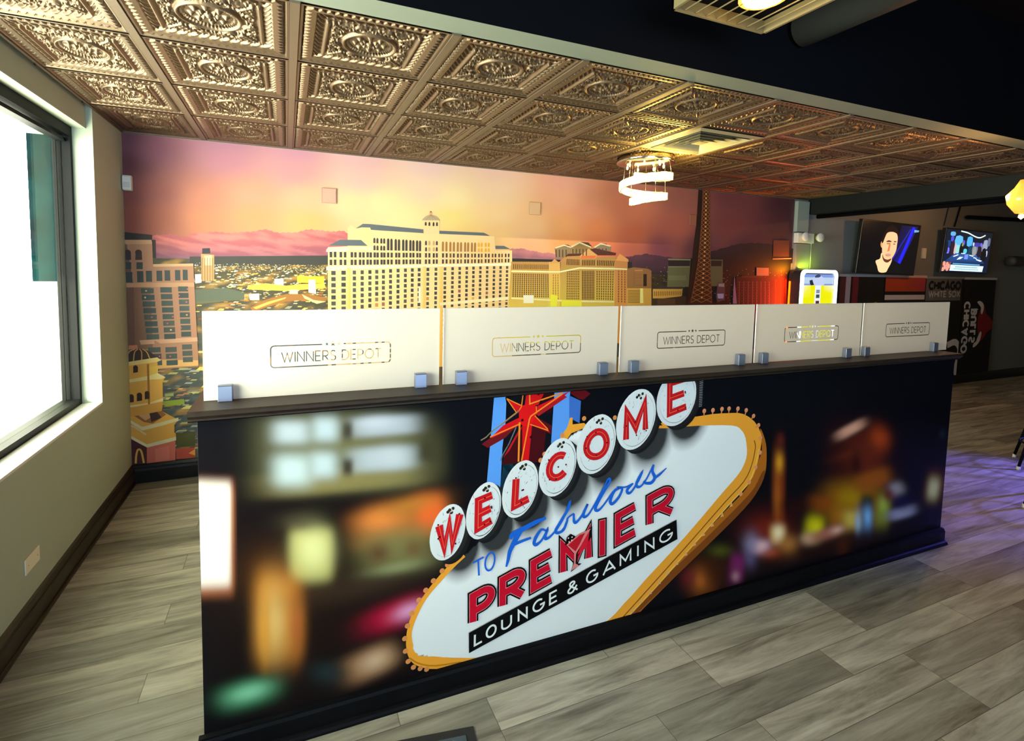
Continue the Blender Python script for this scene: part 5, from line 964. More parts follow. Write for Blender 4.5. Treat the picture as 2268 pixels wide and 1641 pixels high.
# iron tower
mu.layer(); mu.poly([(5.471,2.634),(5.531,2.638),(5.546,2.272),(5.519,1.961),(5.488,1.650),(5.448,1.314),(5.358,1.315),(5.409,1.618),(5.437,1.990),(5.465,2.267)], '#2c1c18')
mu.poly([(5.531,2.638),(5.640,2.647),(5.668,2.278),(5.693,1.967),(5.724,1.621),(5.767,1.311),(5.368,1.315),(5.442,1.416),(5.512,1.744),(5.526,2.008),(5.538,2.271)], '#44281c')
mu.layer()
TWL = [(5.536,2.624),(5.540,2.425),(5.537,2.225),(5.529,2.024),(5.515,1.806),(5.482,1.588),(5.436,1.338)]; TWR = [(5.635,2.631),(5.650,2.432),(5.667,2.231),(5.682,2.029),(5.701,1.810),(5.722,1.589),(5.755,1.335)]
def along(P_, t):
    k = min(int(t * (len(P_) - 1)), len(P_) - 2); f_ = t * (len(P_) - 1) - k; return Vector(P_[k]).lerp(Vector(P_[k + 1]), f_)
for k in range(26):
    a0, a1, b0, b1 = along(TWL, k / 26), along(TWL, (k + 1) / 26), along(TWR, k / 26), along(TWR, (k + 1) / 26)
    mL, mR = a0.lerp(b0, .5), a1.lerp(b1, .5)
    for p, q in ((a0, mR), (mL, a1), (mL, b1), (b0, mR)): mu.stroke([tuple(p), tuple(q)], .006, '#b0703c')
    mu.disc(tuple(mL), .013, '#f0a868', 6)
mu.stroke(TWL, .008, '#8a5230'); mu.stroke(TWR, .008, '#8a5230')
# right end: dark ribbed block, lit tower, billboards
mu.layer()
mu.poly([(6.151,0.920),(6.120,1.649),(6.253,1.639),(7.123,1.643),(7.216,0.883)], '#2c1418'); mu.poly([(6.207,1.658),(6.570,1.663),(6.572,1.636),(6.209,1.632)], '#4a2a2a'); mu.poly([(5.814,1.398),(5.834,1.574),(5.948,1.567),(5.955,1.365),(5.840,1.334)], '#5c4450'); mu.poly([(5.846,1.558),(5.935,1.559),(5.934,1.519),(5.848,1.523)], '#a89098'); mu.poly([(5.833,1.438),(5.935,1.438),(5.933,1.382),(5.847,1.382)], '#a8a8e8')
mu.poly([(6.455,1.658),(6.447,1.757),(6.656,1.756),(6.663,1.660)], '#d88868'); mu.poly([(6.719,1.899),(6.710,2.100),(6.989,2.107),(7.002,1.903)], '#704038'); mu.poly([(6.716,1.874),(7.138,1.893),(7.139,1.879),(6.718,1.861)], '#f0a080')
mu.poly(smooth([(6.089,1.316),(6.087,1.495),(6.093,1.657),(6.120,1.495),(6.155,1.315)], 2), '#a078a0')
mu.layer(); strips([(6.156,1.298),(6.741,1.292),(6.716,1.588),(6.142,1.589)], 8, .008, '#8a6460'); strips([(6.765,1.283),(7.143,1.279),(7.113,1.617),(6.738,1.614)], 4, .014, '#d8442c'); cells([(6.789,1.283),(7.143,1.279),(7.115,1.600),(6.762,1.606)], 1, 14, .95, .35, '#5a1810'); cells([(6.145,1.299),(6.717,1.292),(6.692,1.597),(6.124,1.592)], 9, 9, .16, .1, '#a07868')

# --- stepped tower block at the left edge
mu.layer()
mu.poly([(-0.021,1.830),(0.196,1.843),(0.198,1.669),(0.461,1.682),(0.471,1.284),(0.482,0.892),(0.333,0.892),(0.206,0.876),(0.096,1.033),(0.013,1.070),(-0.042,1.072)], '#b88468')
mu.poly([(-0.021,1.840),(0.008,1.907),(0.090,1.899),(0.197,1.891),(0.196,1.840),(-0.021,1.830)], '#2c2426')
mu.poly([(-0.021,1.840),(0.034,1.843),(0.071,1.514),(0.096,1.033),(-0.043,1.050)], '#7a5648'); mu.quad([(0.068,1.034),(0.181,1.029),(0.178,1.514),(0.071,1.514)], ['#8a6450', '#8a6450', '#9c7058', '#906450'])
mu.poly([(0.002,1.847),(0.193,1.854),(0.195,1.824),(0.001,1.814)], '#d0a078'); mu.poly([(0.198,1.673),(0.461,1.683),(0.460,1.663),(0.198,1.653)], '#dcb088'); mu.poly([(0.007,1.530),(0.464,1.536),(0.465,1.504),(0.010,1.497)], '#d09c78'); mu.poly([(0.097,1.100),(0.478,1.109),(0.479,1.077),(0.106,1.066)], '#dca888'); mu.poly([(0.192,1.097),(0.479,0.898),(0.478,0.879),(0.206,0.872)], '#b88468')
mu.poly([(0.212,0.947),(0.479,0.927),(0.481,0.886),(0.333,0.885),(0.208,0.876)], '#f0b870')
mu.layer()
for q_ in ([(0.019,1.700),(0.061,1.701),(0.061,1.756),(0.022,1.755)], [(0.087,1.702),(0.130,1.703),(0.129,1.758),(0.090,1.757)]):
    mu.poly(q_, '#3c2c2c'); cx_ = (q_[0][0] + q_[1][0]) / 2; mu.disc((cx_, q_[2][1]), (q_[1][0] - q_[0][0]) / 2, '#3c2c2c')
for q_ in ([(0.019,1.632),(0.060,1.633),(0.061,1.685),(0.020,1.684)], [(0.092,1.634),(0.132,1.634),(0.133,1.686),(0.094,1.685)], [(0.023,1.536),(0.064,1.536),(0.066,1.611),(0.025,1.611)], [(0.095,1.536),(0.135,1.537),(0.135,1.620),(0.095,1.619)], [(0.151,1.541),(0.189,1.541),(0.189,1.623),(0.151,1.622)], [(0.218,1.546),(0.255,1.546),(0.255,1.625),(0.218,1.624)], [(0.270,1.549),(0.307,1.549),(0.306,1.628),(0.270,1.628)], [(0.338,1.551),(0.373,1.552),(0.373,1.631),(0.338,1.631)], [(0.389,1.554),(0.422,1.554),(0.422,1.634),(0.389,1.634)]): mu.poly(q_, '#3a4446')
rt = random.Random(8)
for base, ww, hh, x_sh in (([(0.117,1.492),(0.123,1.442)], .085, .041, 0), ([(0.240,1.499),(0.244,1.448)], .078, .040, 0), ([(0.356,1.506),(0.359,1.456)], .070, .038, 0)):
    (xa_, za_), (xb_, zb2) = base; dz = za_ - zb2; dxr = (xb_ - xa_)
    for r_ in range(12):
        if r_ in (8,): continue
        x_, z_ = xa_ + dxr * r_ * .62, za_ - dz * r_ * 1.0
        mu.poly([(x_, z_ - dz * .78), (x_ + ww * .95, z_ - dz * .78), (x_ + ww * .95, z_), (x_, z_)], rt.choice(['#3c4c4c', '#42504e', '#384446', '#4a5450']))
        if rt.random() < .4: mu.disc((x_ + ww * rt.random(), z_ - dz * .4), .007, rt.choice(['#d8a878', '#c86070', '#e8c898']), 6)
# domed golden pavilion below it
mu.layer()
mu.poly([(-0.027,0.118),(-0.000,0.936),(0.208,0.965),(0.210,0.844),(0.258,0.806),(0.238,0.779),(0.237,0.640),(0.227,0.547),(0.336,0.467),(0.308,0.428),(0.307,0.369),(0.349,0.329),(0.313,0.304),(0.308,0.120),(0.305,0.072)], '#f2b450')
mu.poly(smooth([(-0.002,0.930),(0.006,0.981),(0.030,1.019),(0.068,1.036),(0.114,1.034),(0.157,1.013),(0.189,0.983),(0.208,0.959)], 3) + [(0.208,0.957),(-0.002,0.930)], '#3a2822')
for p in ([(0.009,0.941),(0.030,1.013),(0.068,1.034)], [(0.056,0.946),(0.065,1.011),(0.086,1.033)], [(0.108,0.950),(0.109,1.009),(0.096,1.035)], [(0.160,0.956),(0.142,1.008),(0.114,1.034)]): mu.stroke(smooth(p), .007, '#e0a860')
mu.poly([(0.026,1.033),(0.031,1.064),(0.082,1.065),(0.086,1.035)], '#d88868')
mu.layer()
for pts, c in (([(-0.002,0.936),(0.208,0.965),(0.232,0.941),(0.207,0.930),(-0.001,0.908)], '#ffe090'), ([(-0.004,0.801),(0.147,0.825),(0.205,0.844),(0.258,0.809),(0.233,0.796),(0.151,0.796),(0.000,0.780)], '#ffe8a0'), ([(-0.004,0.606),(0.152,0.618),(0.239,0.648),(0.239,0.622),(0.151,0.601),(-0.000,0.591)], '#ffe8a8'), ([(-0.002,0.517),(0.099,0.436),(0.225,0.460),(0.336,0.484),(0.336,0.458),(0.225,0.431),(0.099,0.406),(-0.001,0.494)], '#fff0b8'), ([(-0.005,0.398),(0.125,0.296),(0.311,0.333),(0.349,0.339),(0.346,0.315),(0.124,0.261),(-0.004,0.369)], '#fff4c8'),
               ([(0.036,0.536),(0.151,0.606),(0.171,0.611),(0.256,0.516),(0.167,0.454),(0.110,0.472)], '#a86838'), ([(0.064,0.540),(0.146,0.590),(0.154,0.502),(0.120,0.482)], '#e8b080'), ([(0.145,0.549),(0.189,0.557),(0.226,0.495),(0.158,0.467)], '#402018'),
               ([(-0.016,0.353),(0.022,0.354),(0.124,0.271),(0.313,0.304),(0.307,0.072),(-0.022,0.118)], '#d8705c'), ([(0.177,0.255),(0.270,0.267),(0.268,0.161),(0.177,0.149)], '#e88070'), ([(0.020,0.352),(0.124,0.273),(0.121,0.145),(0.025,0.129)], '#501820'), ([(0.002,0.585),(0.239,0.622),(0.227,0.547),(-0.002,0.517)], '#e8a848'), ([(0.154,0.899),(0.211,0.901),(0.210,0.844),(0.152,0.825)], '#f8c850'), ([(0.140,0.917),(0.154,0.916),(0.153,0.606),(0.140,0.607)], '#a06828')): mu.poly(pts, c)
mu.layer()
for q_ in ([(0.052,0.854),(0.082,0.858),(0.083,0.897),(0.053,0.894)], [(0.019,0.629),(0.050,0.632),(0.051,0.678),(0.021,0.675)], [(0.069,0.636),(0.103,0.639),(0.104,0.685),(0.071,0.682)], [(0.120,0.646),(0.151,0.649),(0.152,0.695),(0.121,0.692)]):
    mu.poly(q_, '#3c2414'); mu.disc(((q_[0][0] + q_[1][0]) / 2, q_[2][1]), (q_[1][0] - q_[0][0]) / 2, '#3c2414', 8)
mu.stroke(smooth([(0.050,0.157),(0.054,0.212),(0.064,0.257),(0.078,0.262),(0.090,0.236),(0.102,0.153)]), .013, '#f0c058'); mu.stroke(smooth([(0.019,0.452),(0.043,0.444),(0.080,0.411),(0.122,0.372)]), .012, '#fce0a8')
for pts, c in (([(0.314,0.238),(0.440,0.235),(0.444,0.150),(0.317,0.154)], '#b84838'), ([(0.399,0.192),(0.445,0.222),(0.444,0.168)], '#f8a848'), ([(0.317,0.356),(0.448,0.360),(0.446,0.246),(0.319,0.249)], '#4c4c20'), ([(0.312,0.155),(0.444,0.148),(0.443,0.102),(0.311,0.119)], '#1c1814'), ([(0.239,0.622),(0.377,0.628),(0.382,0.586),(0.248,0.581)], '#98a838'), ([(0.250,0.679),(0.309,0.681),(0.308,0.657),(0.251,0.656)], '#a8b870')): mu.poly(pts, c)
g_ = []  # brightness gain put into the print colours where the palace came out dim
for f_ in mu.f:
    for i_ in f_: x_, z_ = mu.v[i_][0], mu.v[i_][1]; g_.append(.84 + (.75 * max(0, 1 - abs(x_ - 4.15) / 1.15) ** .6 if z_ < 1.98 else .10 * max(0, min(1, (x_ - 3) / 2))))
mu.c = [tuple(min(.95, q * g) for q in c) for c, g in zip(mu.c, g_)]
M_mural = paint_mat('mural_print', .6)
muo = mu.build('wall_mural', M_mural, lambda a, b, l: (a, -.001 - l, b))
tag(muo, 'wall-sized photo mural of a casino city skyline at sunset behind the counter', 'mural')
tag(muo, None, None)

# papered-over junction boxes standing proud of the mural
def box_cover(x0, x1, z0, z1, col, lab):
    b = MB(); b.box(x0, x1, -.013, -.0065, z0, z1, 0)
    e = .006
    for q in ((x0 - e, x1 + e, z0 - e, z0), (x0 - e, x1 + e, z1, z1 + e), (x0 - e, x0, z0, z1), (x1, x1 + e, z0, z1)): b.box(q[0], q[1], -.010, -.0065, q[2], q[3], 1)
    o = b.build('box_cover', [mat('cover_paper', tuple(c * .66 for c in hx(col)), .6), mat('cover_rim', tuple(c * .5 for c in hx(col)), .6)], bevel=.002)
    tag(o, lab, 'wall plate', 'papered square covers on the mural sky'); return o
box_cover([(1.410,2.329)][0][0], [(1.518,2.220)][0][0], [(1.467,2.213)][0][1], [(1.467,2.329)][0][1], '#e6b09c', 'square papered-over box cover on the mural sky, left of the hotel dome')
box_cover([(3.340,2.336)][0][0], [(3.453,2.233)][0][0], [(3.398,2.226)][0][1], [(3.394,2.340)][0][1], '#f2c49c', 'square papered-over box cover on the mural sky, right of the hotel dome')
box_cover([(5.360,2.338)][0][0], [(5.454,2.226)][0][0], [(5.388,2.217)][0][1], [(5.381,2.334)][0][1], '#b8745c', 'papered-over box cover beside the iron tower on the mural')

# ---------------------------------------------------------------- things on the walls, left
se = empty('motion_sensor', (0, 0, 0)); tag(se, 'small white motion sensor high in the corner beside the mural', 'sensor')
MB().prism_x([(-.004, 2.205), (-.045, 2.205), (-.055, 2.215), (-.058, 2.26), (-.055, 2.305), (-.045, 2.315), (-.004, 2.315)], .006, .062).build('housing', M_white, se, bevel=.006)
se.location.x = .025
MB().box(.014, .054, -.0605, -.057, 2.225, 2.262).build('lens', mat('sensor_lens', (.7, .7, .72), .25), se, bevel=.001)
ol = empty('wall_plate', (.025, 0, 0)); tag(ol, 'blank cream wall plate low on the left wall under the window', 'wall plate')
MB().box(.0, .006, -1.685, -1.545, .275, .348).build('plate', mat('ivory_plastic', (.88, .84, .66), .4), ol, bevel=.003)
for y in (-1.66, -1.57): MB().lathe([(0, .0068), (.003, .0068), (.003, .006)], (0, y, .31), 10, axis='x').build('screw', M_chrome, ol)

# ---------------------------------------------------------------- chandelier
CX, CY = 3.91, -1.0
ch = empty('chandelier', (CX, CY, 2.63)); tag(ch, 'glowing crystal spiral chandelier hung from a round chrome canopy', 'chandelier')
MB().lathe([(0, -.05), (.215, -.05), (.232, -.044), (.235, -.036), (.235, .0), (.0, .0)], n=48).build('canopy', mat('dark_chrome', (.55, .52, .5), .15, 1.), ch)
M_cry = mat('crystal_glow', (.9, .8, .4), .2, emit=(1.0, .74, .22), estr=4.5)
def rib_pt(t):
    th = radians(75) - t * radians(75 + 530); r = .222 - .062 * t
    return Vector((r * cos(th), r * sin(th), -.105 - .27 * t))
rb = MB(); N_ = 110; prev = None
for k in range(N_ + 1):
    p = rib_pt(k / N_); d = Vector((p.x, p.y, 0)).normalized() * .014; h = Vector((0, 0, .026 + .0025 * (k % 2)))
    sec = [p - d - h, p + d - h, p + d + h, p - d + h]
    if prev:
        for a in range(4): rb.face([prev[a], prev[(a + 1) % 4], sec[(a + 1) % 4], sec[a]])
    else: rb.face(sec[::-1])
    prev = sec
rb.face(prev); rbo = rb.build('crystal_ribbon', M_cry, ch)
for off, nm in ((.033, 'upper'), (-.033, 'lower')):
    MB().tube([rib_pt(k / 60) * 1 + Vector((0, 0, off)) for k in range(61)], .0035, 6).build('chrome_rim', M_chrome, ch)
for t in (.0, .09, .2, .30, .40, .52, .64, .76, .88, 1.0):
    p = rib_pt(t); MB().tube([(p.x * .93, p.y * .93, -.05), (p.x, p.y, p.z + .03)], .0016, 6).build('wire', M_chrome, ch)
for k in range(7):
    a = 2 * pi * k / 7 + .4; MB().lathe([(0, -.085), (.008, -.078), (.009, -.062), (.003, -.05)], (.15 * cos(a), .15 * sin(a), 0), 8).build('crystal_drop', M_cry, ch)
lamp('chandelier_glow', 'POINT', (CX - .1, CY - .25, 2.45), 18, (1.0, .66, .12), radius=.08)
lamp('chandelier_glow', 'POINT', (CX + .1, CY - .27, 2.53), 15, (1.0, .66, .12), radius=.06)

# ---------------------------------------------------------------- square cage light near the camera
cf = empty('ceiling_light', (2.755, -3.10, 2.70)); tag(cf, 'square slatted cage ceiling light with a glowing amber bulb, top of the view', 'ceiling light')
M_gold = mat('aged_gold', (.20, .17, .085), .5, .3)
f = MB(); a = .245
for s in (-1, 1):
    f.box(-a, a, s * a - (.011 if s > 0 else -.011), s * a, 0, .05) ; f.box(s * a - (.011 if s > 0 else -.011), s * a, -a, a, 0, .05)
f.build('frame', M_gold, cf)
for k in range(8):
    x = -a + (k + 1) * 2 * a / 9; MB().tube([(x, -a + .01, .006), (x, a - .01, .006)], .0028, 6).build('slat', M_gold, cf)
MB().box(-a + .012, a - .012, -a + .012, a - .012, .05, .056).build('back_plate', M_black, cf)
MB().lathe([(0, -.014), (.045, -.012), (.068, -.002), (.076, .016), (.07, .048), (0, .05)], (.005, .045, 0), n=28).build('bulb', mat('amber_bulb', (1, .6, .2), .3, emit=(1, .50, .09), estr=20), cf)
MB().lathe([(.080, .0), (.086, .004), (.086, .05), (.080, .05)], (.005, .045, 0), n=28).build('halo_ring', mat('amber_halo', (.5, .3, .1), .4, emit=(1, .30, .02), estr=1.0), cf)  # glows to imitate the orange halo around the bulb
MB().tube([(0, 0, .056), (0, 0, .652)], .012, 10).build('hanging_rod', M_black, cf)
lamp('cage_glow', 'POINT', (2.755, -3.05, 2.64), 2, (1, .6, .18), radius=.05)

# dark duct under the open ceiling
du = empty('ceiling_duct', (0, 0, 0)); tag(du, 'dark round duct running under the open black ceiling', 'duct')
MB().tube([(3.56, -7.3, 2.93), (3.56, -2.61, 2.93)], .085, 24).build('duct_pipe', mat('duct_grey', (.045, .05, .05), .42, .3), du)
for y in (-6.2, -4.6, -3.0): MB().box(3.552, 3.568, y, y + .02, 3.0, 3.345).build('hanger', M_black, du)
pp = MB().tube([(7.46, -2.5, 2.425), (7.46, -.02, 2.425)], .024, 12)
tag(pp.build('conduit_pipe', M_black), 'dark pipe running below the beam at the edge of the tiled ceiling', 'pipe')

# ---------------------------------------------------------------- far wall: jukebox, safety light, screens, towels
ps = [(7.069,2.565),(7.274,2.578),(7.307,2.225),(7.100,2.216)]
MB().box(7.06, 7.27, -.045, 0, 2.22, 2.60).build('trim_3', mat('pale_green_box', (.30, .38, .36), .6), kind='structure', bevel=.003)
MB().box(7.075, 7.33, -.04, 0, .148, 2.07).build('trim_4', M_grey, kind='structure', bevel=.003)
el = empty('emergency_light', (7.20, 0, 2.08)); tag(el, 'white twin-head emergency light on the wall above the jukebox', 'emergency light')
MB().box(-.13, .17, -.06, -.0, .0, .125).build('housing', mat('offwhite_plastic', (.72, .72, .72), .4), el, bevel=.006)
for x in (-.06, .21):
    h = MB().lathe([(0, -.125), (.05, -.125), (.056, -.118), (.054, -.10), (.03, -.065), (0, -.06)], (x, 0, .075), 22, axis='y').build('lamp_head', M_white, el)
    MB().lathe([(0, -.127), (.042, -.127), (.044, -.1255)], (x, 0, .075), 20, axis='y').build('lens', mat('lamp_lens', (.85, .87, .9), .1), h)
MB().tube([(.16, -.03, 0), (.16, -.03, -.32)], .006, 6).build('cable', mat('pale_cable', (.6, .66, .6), .5), el)

# jukebox
JX, JZ = 7.335, .55
jk = empty('jukebox', (JX, -.02, JZ)); tag(jk, 'wall-mounted digital jukebox with glowing white rounded frame and yellow screen', 'jukebox')
def rrect(w, h, r, n=6):
    return arc(w - r, h - r, r, r, 0, 90, n) + arc(-w + r, h - r, r, r, 90, 180, n) + arc(-w + r, -h + r, r, r, 180, 270, n) + arc(w - r, -h + r, r, r, 270, 360, n)
JW, JH, JC = .335, .60, .595
b = MB(); P_ = rrect(JW, JH, .07); b.prism_y([(x, z + JC) for x, z in P_], -.155, 0); b.build('cabinet', mat('jukebox_black', (.02, .02, .025), .3), jk, bevel=.004)
b = MB(); Pi = rrect(JW - .042, JH - .042, .045)
n = len(P_)
for i in range(n):
    j = (i + 1) % n; A_, B_, C_, D_ = P_[i], P_[j], Pi[j], Pi[i]
    b.face([(A_[0], -.175, A_[1] + JC), (B_[0], -.175, B_[1] + JC), (C_[0], -.175, C_[1] + JC), (D_[0], -.175, D_[1] + JC)])
    b.face([(A_[0], -.175, A_[1] + JC), (B_[0], -.175, B_[1] + JC), (B_[0], -.156, B_[1] + JC), (A_[0], -.156, A_[1] + JC)])
    b.face([(C_[0], -.175, C_[1] + JC), (D_[0], -.175, D_[1] + JC), (D_[0], -.157, D_[1] + JC), (C_[0], -.157, C_[1] + JC)])
b.build('light_frame', mat('frame_glow', (1, 1, 1), .3, emit=(.95, 1, 1), estr=2.6), jk)
js = Art((-.29, .29, .05, 1.15), 5e-5); js.poly([(-.285, .05), (.285, .05), (.285, 1.14), (-.285, 1.14)], '#7f9ce0')
js.layer(); js.poly([(-.285, .05), (.285, .05), (.285, 1.0), (-.285, 1.0)], '#f4f000'); js.quad([(-.285, .84), (-.12, .86), (-.14, 1.0), (-.285, 1.0)], ['#f8f430', '#f4f010', '#f8f450', '#fdfbc0']); js.quad([(.10, .93), (.285, .90), (.285, 1.0), (.10, 1.0)], ['#f4f010', '#f8f440', '#fffcd0', '#f8f460'])
js.poly([(-.275, 1.02), (.275, 1.02), (.275, 1.10), (-.275, 1.10)], '#c0d4f0')
js.layer(); js.poly(smooth_closed([(-.10, 1.0), (-.12, 1.05), (-.10, 1.10), (-.04, 1.115), (.04, 1.115), (.09, 1.09), (.11, 1.03), (.08, 1.0)], 3), '#c8d4f8'); js.poly([(-.06, .05), (.05, .05), (.05, 1.0), (-.06, 1.0)], '#eef6fb')
js.layer(); js.poly([(-.17, 1.06), (-.12, 1.07), (-.10, 1.03), (-.08, 1.005), (-.14, 1.0), (-.16, 1.02)], '#202838'); js.poly(smooth_closed([(-.08, 1.10), (-.05, 1.13), (.0, 1.138), (.03, 1.12), (.0, 1.10)], 3), '#3c4860')
for z, c in ((.90, '#8a90a8'), (.84, '#3c5048'), (.76, '#5c2838'), (.70, '#30343c')): js.poly([(-.035, z), (.03, z), (.03, z + .045), (-.035, z + .045)], c)
js.build('screen', paint_mat('jukebox_screen', .2, 1.0), lambda a, b, l: (a, -.1575 - l, b), jk)
# coloured edge lights of the jukebox shining on the wall behind it
b = MB(); b.box(-JW - .008, -JW, -.03, -.012, JC - .5, JC + .45); b.build('red_edge_light', mat('red_led', (1, .1, .0), .4, emit=(1, .06, .0), estr=9), jk)
lamp('red_glow', 'AREA', (JX - JW - .03, -.10, 1.42), 9, (1, .05, .0), .07, .6, target=(JX - JW - .35, 0.0, 1.44))
lamp('orange_glow', 'AREA', (JX - JW - .0, -.11, 1.74), 2.2, (1, .32, .0), .12, .1, target=(JX - JW - .1, 0.0, 1.86))
lamp('yellow_glow', 'AREA', (JX - .04, -.12, 1.78), .9, (.72, 1, .02), .35, .05, target=(JX, 0.0, 1.94))

# television screens
def tv(name, x0, x1, z0, z1, y, tilt, artf, label, yaw=0, lean=0):
    e = empty(name, ((x0 + x1) / 2, y, (z0 + z1) / 2)); e.rotation_euler = (radians(tilt), radians(lean), radians(yaw)); tag(e, label, 'television', 'televisions on the far wall')
    w, h = (x1 - x0) / 2, (z1 - z0) / 2
    MB().box(-w, w, 0, .05, -h, h).build('casing', mat('tv_black', (.008, .008, .009), .3), e, bevel=.004)
    a = Art((-w + .015, w - .015, -h + .02, h - .015), 5e-5); artf(a, w - .015, h - .018); a.build('screen', paint_mat('tv_picture', .2, 1.5), lambda p, q, l: (p, -.0012 - l, q), e)
    MB().box(-.16, .16, .05, .07, -.15, .15).build('mount', M_black, e); MB().tube([(0, .07, 0), (0, .11, 0)], .022, 8).build('mount_arm', M_black, e)
    return e
def face_art(a, w, h):
    def Q(*p): return [((x - 540) / 470 * w * 1.02, (480 - y) / 400 * h * 1.02) for x, y in p]
    a.poly([(-w, -h), (w, -h), (w, h), (-w, h)], '#050407')
    a.layer(); a.quad(Q((600, 720), (740, 750), (960, 100), (680, 100)), ['#100c40', '#1418a0', '#181850', '#100a28'])
    a.layer(); a.poly(Q((690, 740), (735, 750), (915, 115), (870, 110)), '#2020e0'); a.stroke(Q((610, 640), (840, 150)), .02, '#24249c'); a.poly(Q((905, 150), (990, 155), (980, 180), (905, 195)), '#6898c0')
    a.poly(Q((150, 870), (340, 690), (420, 650), (600, 650), (760, 720), (860, 880)), '#08080a')
    a.layer(); a.poly(smooth_closed(Q((345, 690), (410, 650), (420, 560), (500, 600), (590, 620), (600, 690), (560, 800), (530, 860), (425, 862), (380, 770)), 3), '#f0c090')
    a.poly(smooth_closed(Q((400, 470), (385, 420), (400, 370), (425, 380), (430, 480)), 3), '#e09060')
    a.layer(); a.poly(smooth_closed(Q((418, 300), (470, 230), (540, 205), (610, 230), (645, 300), (650, 420), (645, 520), (600, 630), (540, 690), (480, 670), (430, 560), (415, 420)), 3), '#f6b484')
    a.layer(); a.poly(smooth_closed(Q((400, 400), (395, 330), (420, 230), (480, 140), (550, 120), (630, 180), (655, 260), (640, 250), (560, 220), (470, 240), (440, 320), (420, 400)), 3), '#180c08')
    a.poly(smooth_closed(Q((440, 580), (470, 640), (530, 660), (580, 640), (590, 655), (540, 705), (480, 690), (445, 630)), 3), '#5a2c1c')
    a.layer(); a.poly(Q((470, 372), (510, 352), (555, 366), (552, 380), (475, 386)), '#503020'); a.poly(Q((590, 362), (630, 358), (632, 374), (592, 378)), '#503020')
    a.poly(Q((480, 400), (545, 398), (540, 418), (485, 418)), '#a8603c'); a.poly(Q((585, 400), (620, 398), (618, 414), (588, 416)), '#7a5040')
    a.poly(Q((520, 420), (545, 420), (540, 520), (505, 535)), '#d06c40'); a.poly(smooth_closed(Q((490, 578), (530, 566), (570, 576), (560, 600), (500, 604)), 3), '#c05848'); a.poly(Q((500, 582), (562, 580), (560, 587), (502, 589)), '#f0e0d8')
def studio_art(a, w, h):
    def Q(*p): return [((x - 1760) / 385 * w, (510 - y) / 350 * h) for x, y in p]
    a.quad([(-w, -h), (w, -h), (w, h), (-w, h)], ['#0c1430', '#0c1430', '#14141c', '#101828'])
    a.layer(); a.quad(Q((1380, 720), (2080, 700), (1950, 560), (1560, 540)), ['#142850', '#142850', '#2a5aa0', '#2a4a90'])
    r = random.Random(4)
    for x, w_, y0, y1, c in ((1480, 70, 200, 260, '#5aa0c8'), (1590, 110, 265, 420, '#58a8f0'), (1585, 60, 420, 540, '#88c8c8'), (1770, 80, 265, 410, '#48a0e8'), (1480, 40, 270, 350, '#4848c8'), (1435, 45, 350, 450, '#18386c'), (1435, 35, 470, 555, '#6a68f0'), (1670, 40, 330, 400, '#5848c0'), (1715, 50, 470, 540, '#50b8d0'),
                           (1875, 80, 380, 540, '#6a7488'), (1905, 90, 350, 410, '#3a3890'), (1840, 24, 350, 400, '#a8c0d8'), (2000, 60, 380, 480, '#7a708c'), (2050, 70, 300, 440, '#8890a8'), (1975, 30, 350, 400, '#6858c8'), (2100, 40, 260, 380, '#586078'), (2085, 30, 480, 570, '#a8a8b8')):
        a.poly(smooth_closed(Q((x - w_ / 2, y1), (x + w_ / 2, y1), (x + w_ / 2, y0), (x - w_ / 2, y0)), 2), c)
    a.layer()
    for x, w_, y0, y1, c in ((1500, 60, 360, 560, '#301828'), (1545, 36, 400, 550, '#c0a8a8'), (1650, 70, 380, 540, '#101410'), (1660, 24, 360, 420, '#8a9048'), (1790, 60, 420, 560, '#14384c'), (1870, 60, 430, 560, '#8a8a88'), (1960, 70, 420, 580, '#201820'), (2040, 90, 450, 640, '#0c0c10'), (1400, 50, 380, 540, '#10141c')): a.poly(smooth_closed(Q((x - w_ / 2, y1), (x + w_ / 2, y1), (x + w_ / 3, y0), (x - w_ / 3, y0)), 2), c)
    a.layer()
    for p in (Q((1530, 600), (1610, 562), (1610, 580), (1540, 612)), Q((1595, 655), (1640, 605), (1700, 605), (1650, 645)), Q((1790, 560), (1870, 575), (1860, 588), (1800, 575)), Q((1870, 595), (1930, 610), (1920, 622), (1870, 610)), Q((1915, 625), (2030, 650), (2000, 668), (1930, 645)), Q((1650, 540), (1720, 540), (1715, 552), (1655, 552)), Q((1720, 560), (1780, 550), (1775, 640), (1715, 640))): a.poly(p, '#e8f4ff' if p[0][0] != Q((1720, 560))[0][0] else '#6a80e0')
    a.stroke(smooth(Q((1600, 175), (1720, 195), (1830, 240), (1900, 258), (1950, 250), (2020, 208))), .018, '#d8f0e0')
    a.poly(Q((1500, 845), (2060, 845), (2070, 745), (1510, 745)), '#c8ecf4'); a.poly(Q((1350, 845), (1505, 845), (1515, 700), (1370, 700)), '#7a3c34'); a.poly(Q((1540, 735), (2000, 735), (2000, 715), (1540, 715)), '#5a98c8')
    a.layer()
    for q in range(18): a.poly(Q((1590 + q * 21, 785), (1606 + q * 21, 785), (1606 + q * 21, 770), (1590 + q * 21, 770)), '#5a7c8c'); a.poly(Q((1570 + q * 23, 818), (1588 + q * 23, 818), (1588 + q * 23, 806), (1570 + q * 23, 806)), '#5a7c8c')
    for x, y in ((1400, 730), (1450, 740), (1420, 790), (1480, 770), (1460, 815), (1390, 830)): a.disc(Q((x, y))[0], .035, '#d09080')
TVS = [(8.206,2.368),(9.568,2.403),(9.591,1.723),(10.229,2.394),(11.493,2.417),(11.465,1.777)]
tv('television', 8.17, 9.45, 1.705, 2.42, -.12, 3, face_art, 'wall television showing a man in a black t-shirt, nearer the jukebox', yaw=0, lean=1.2)
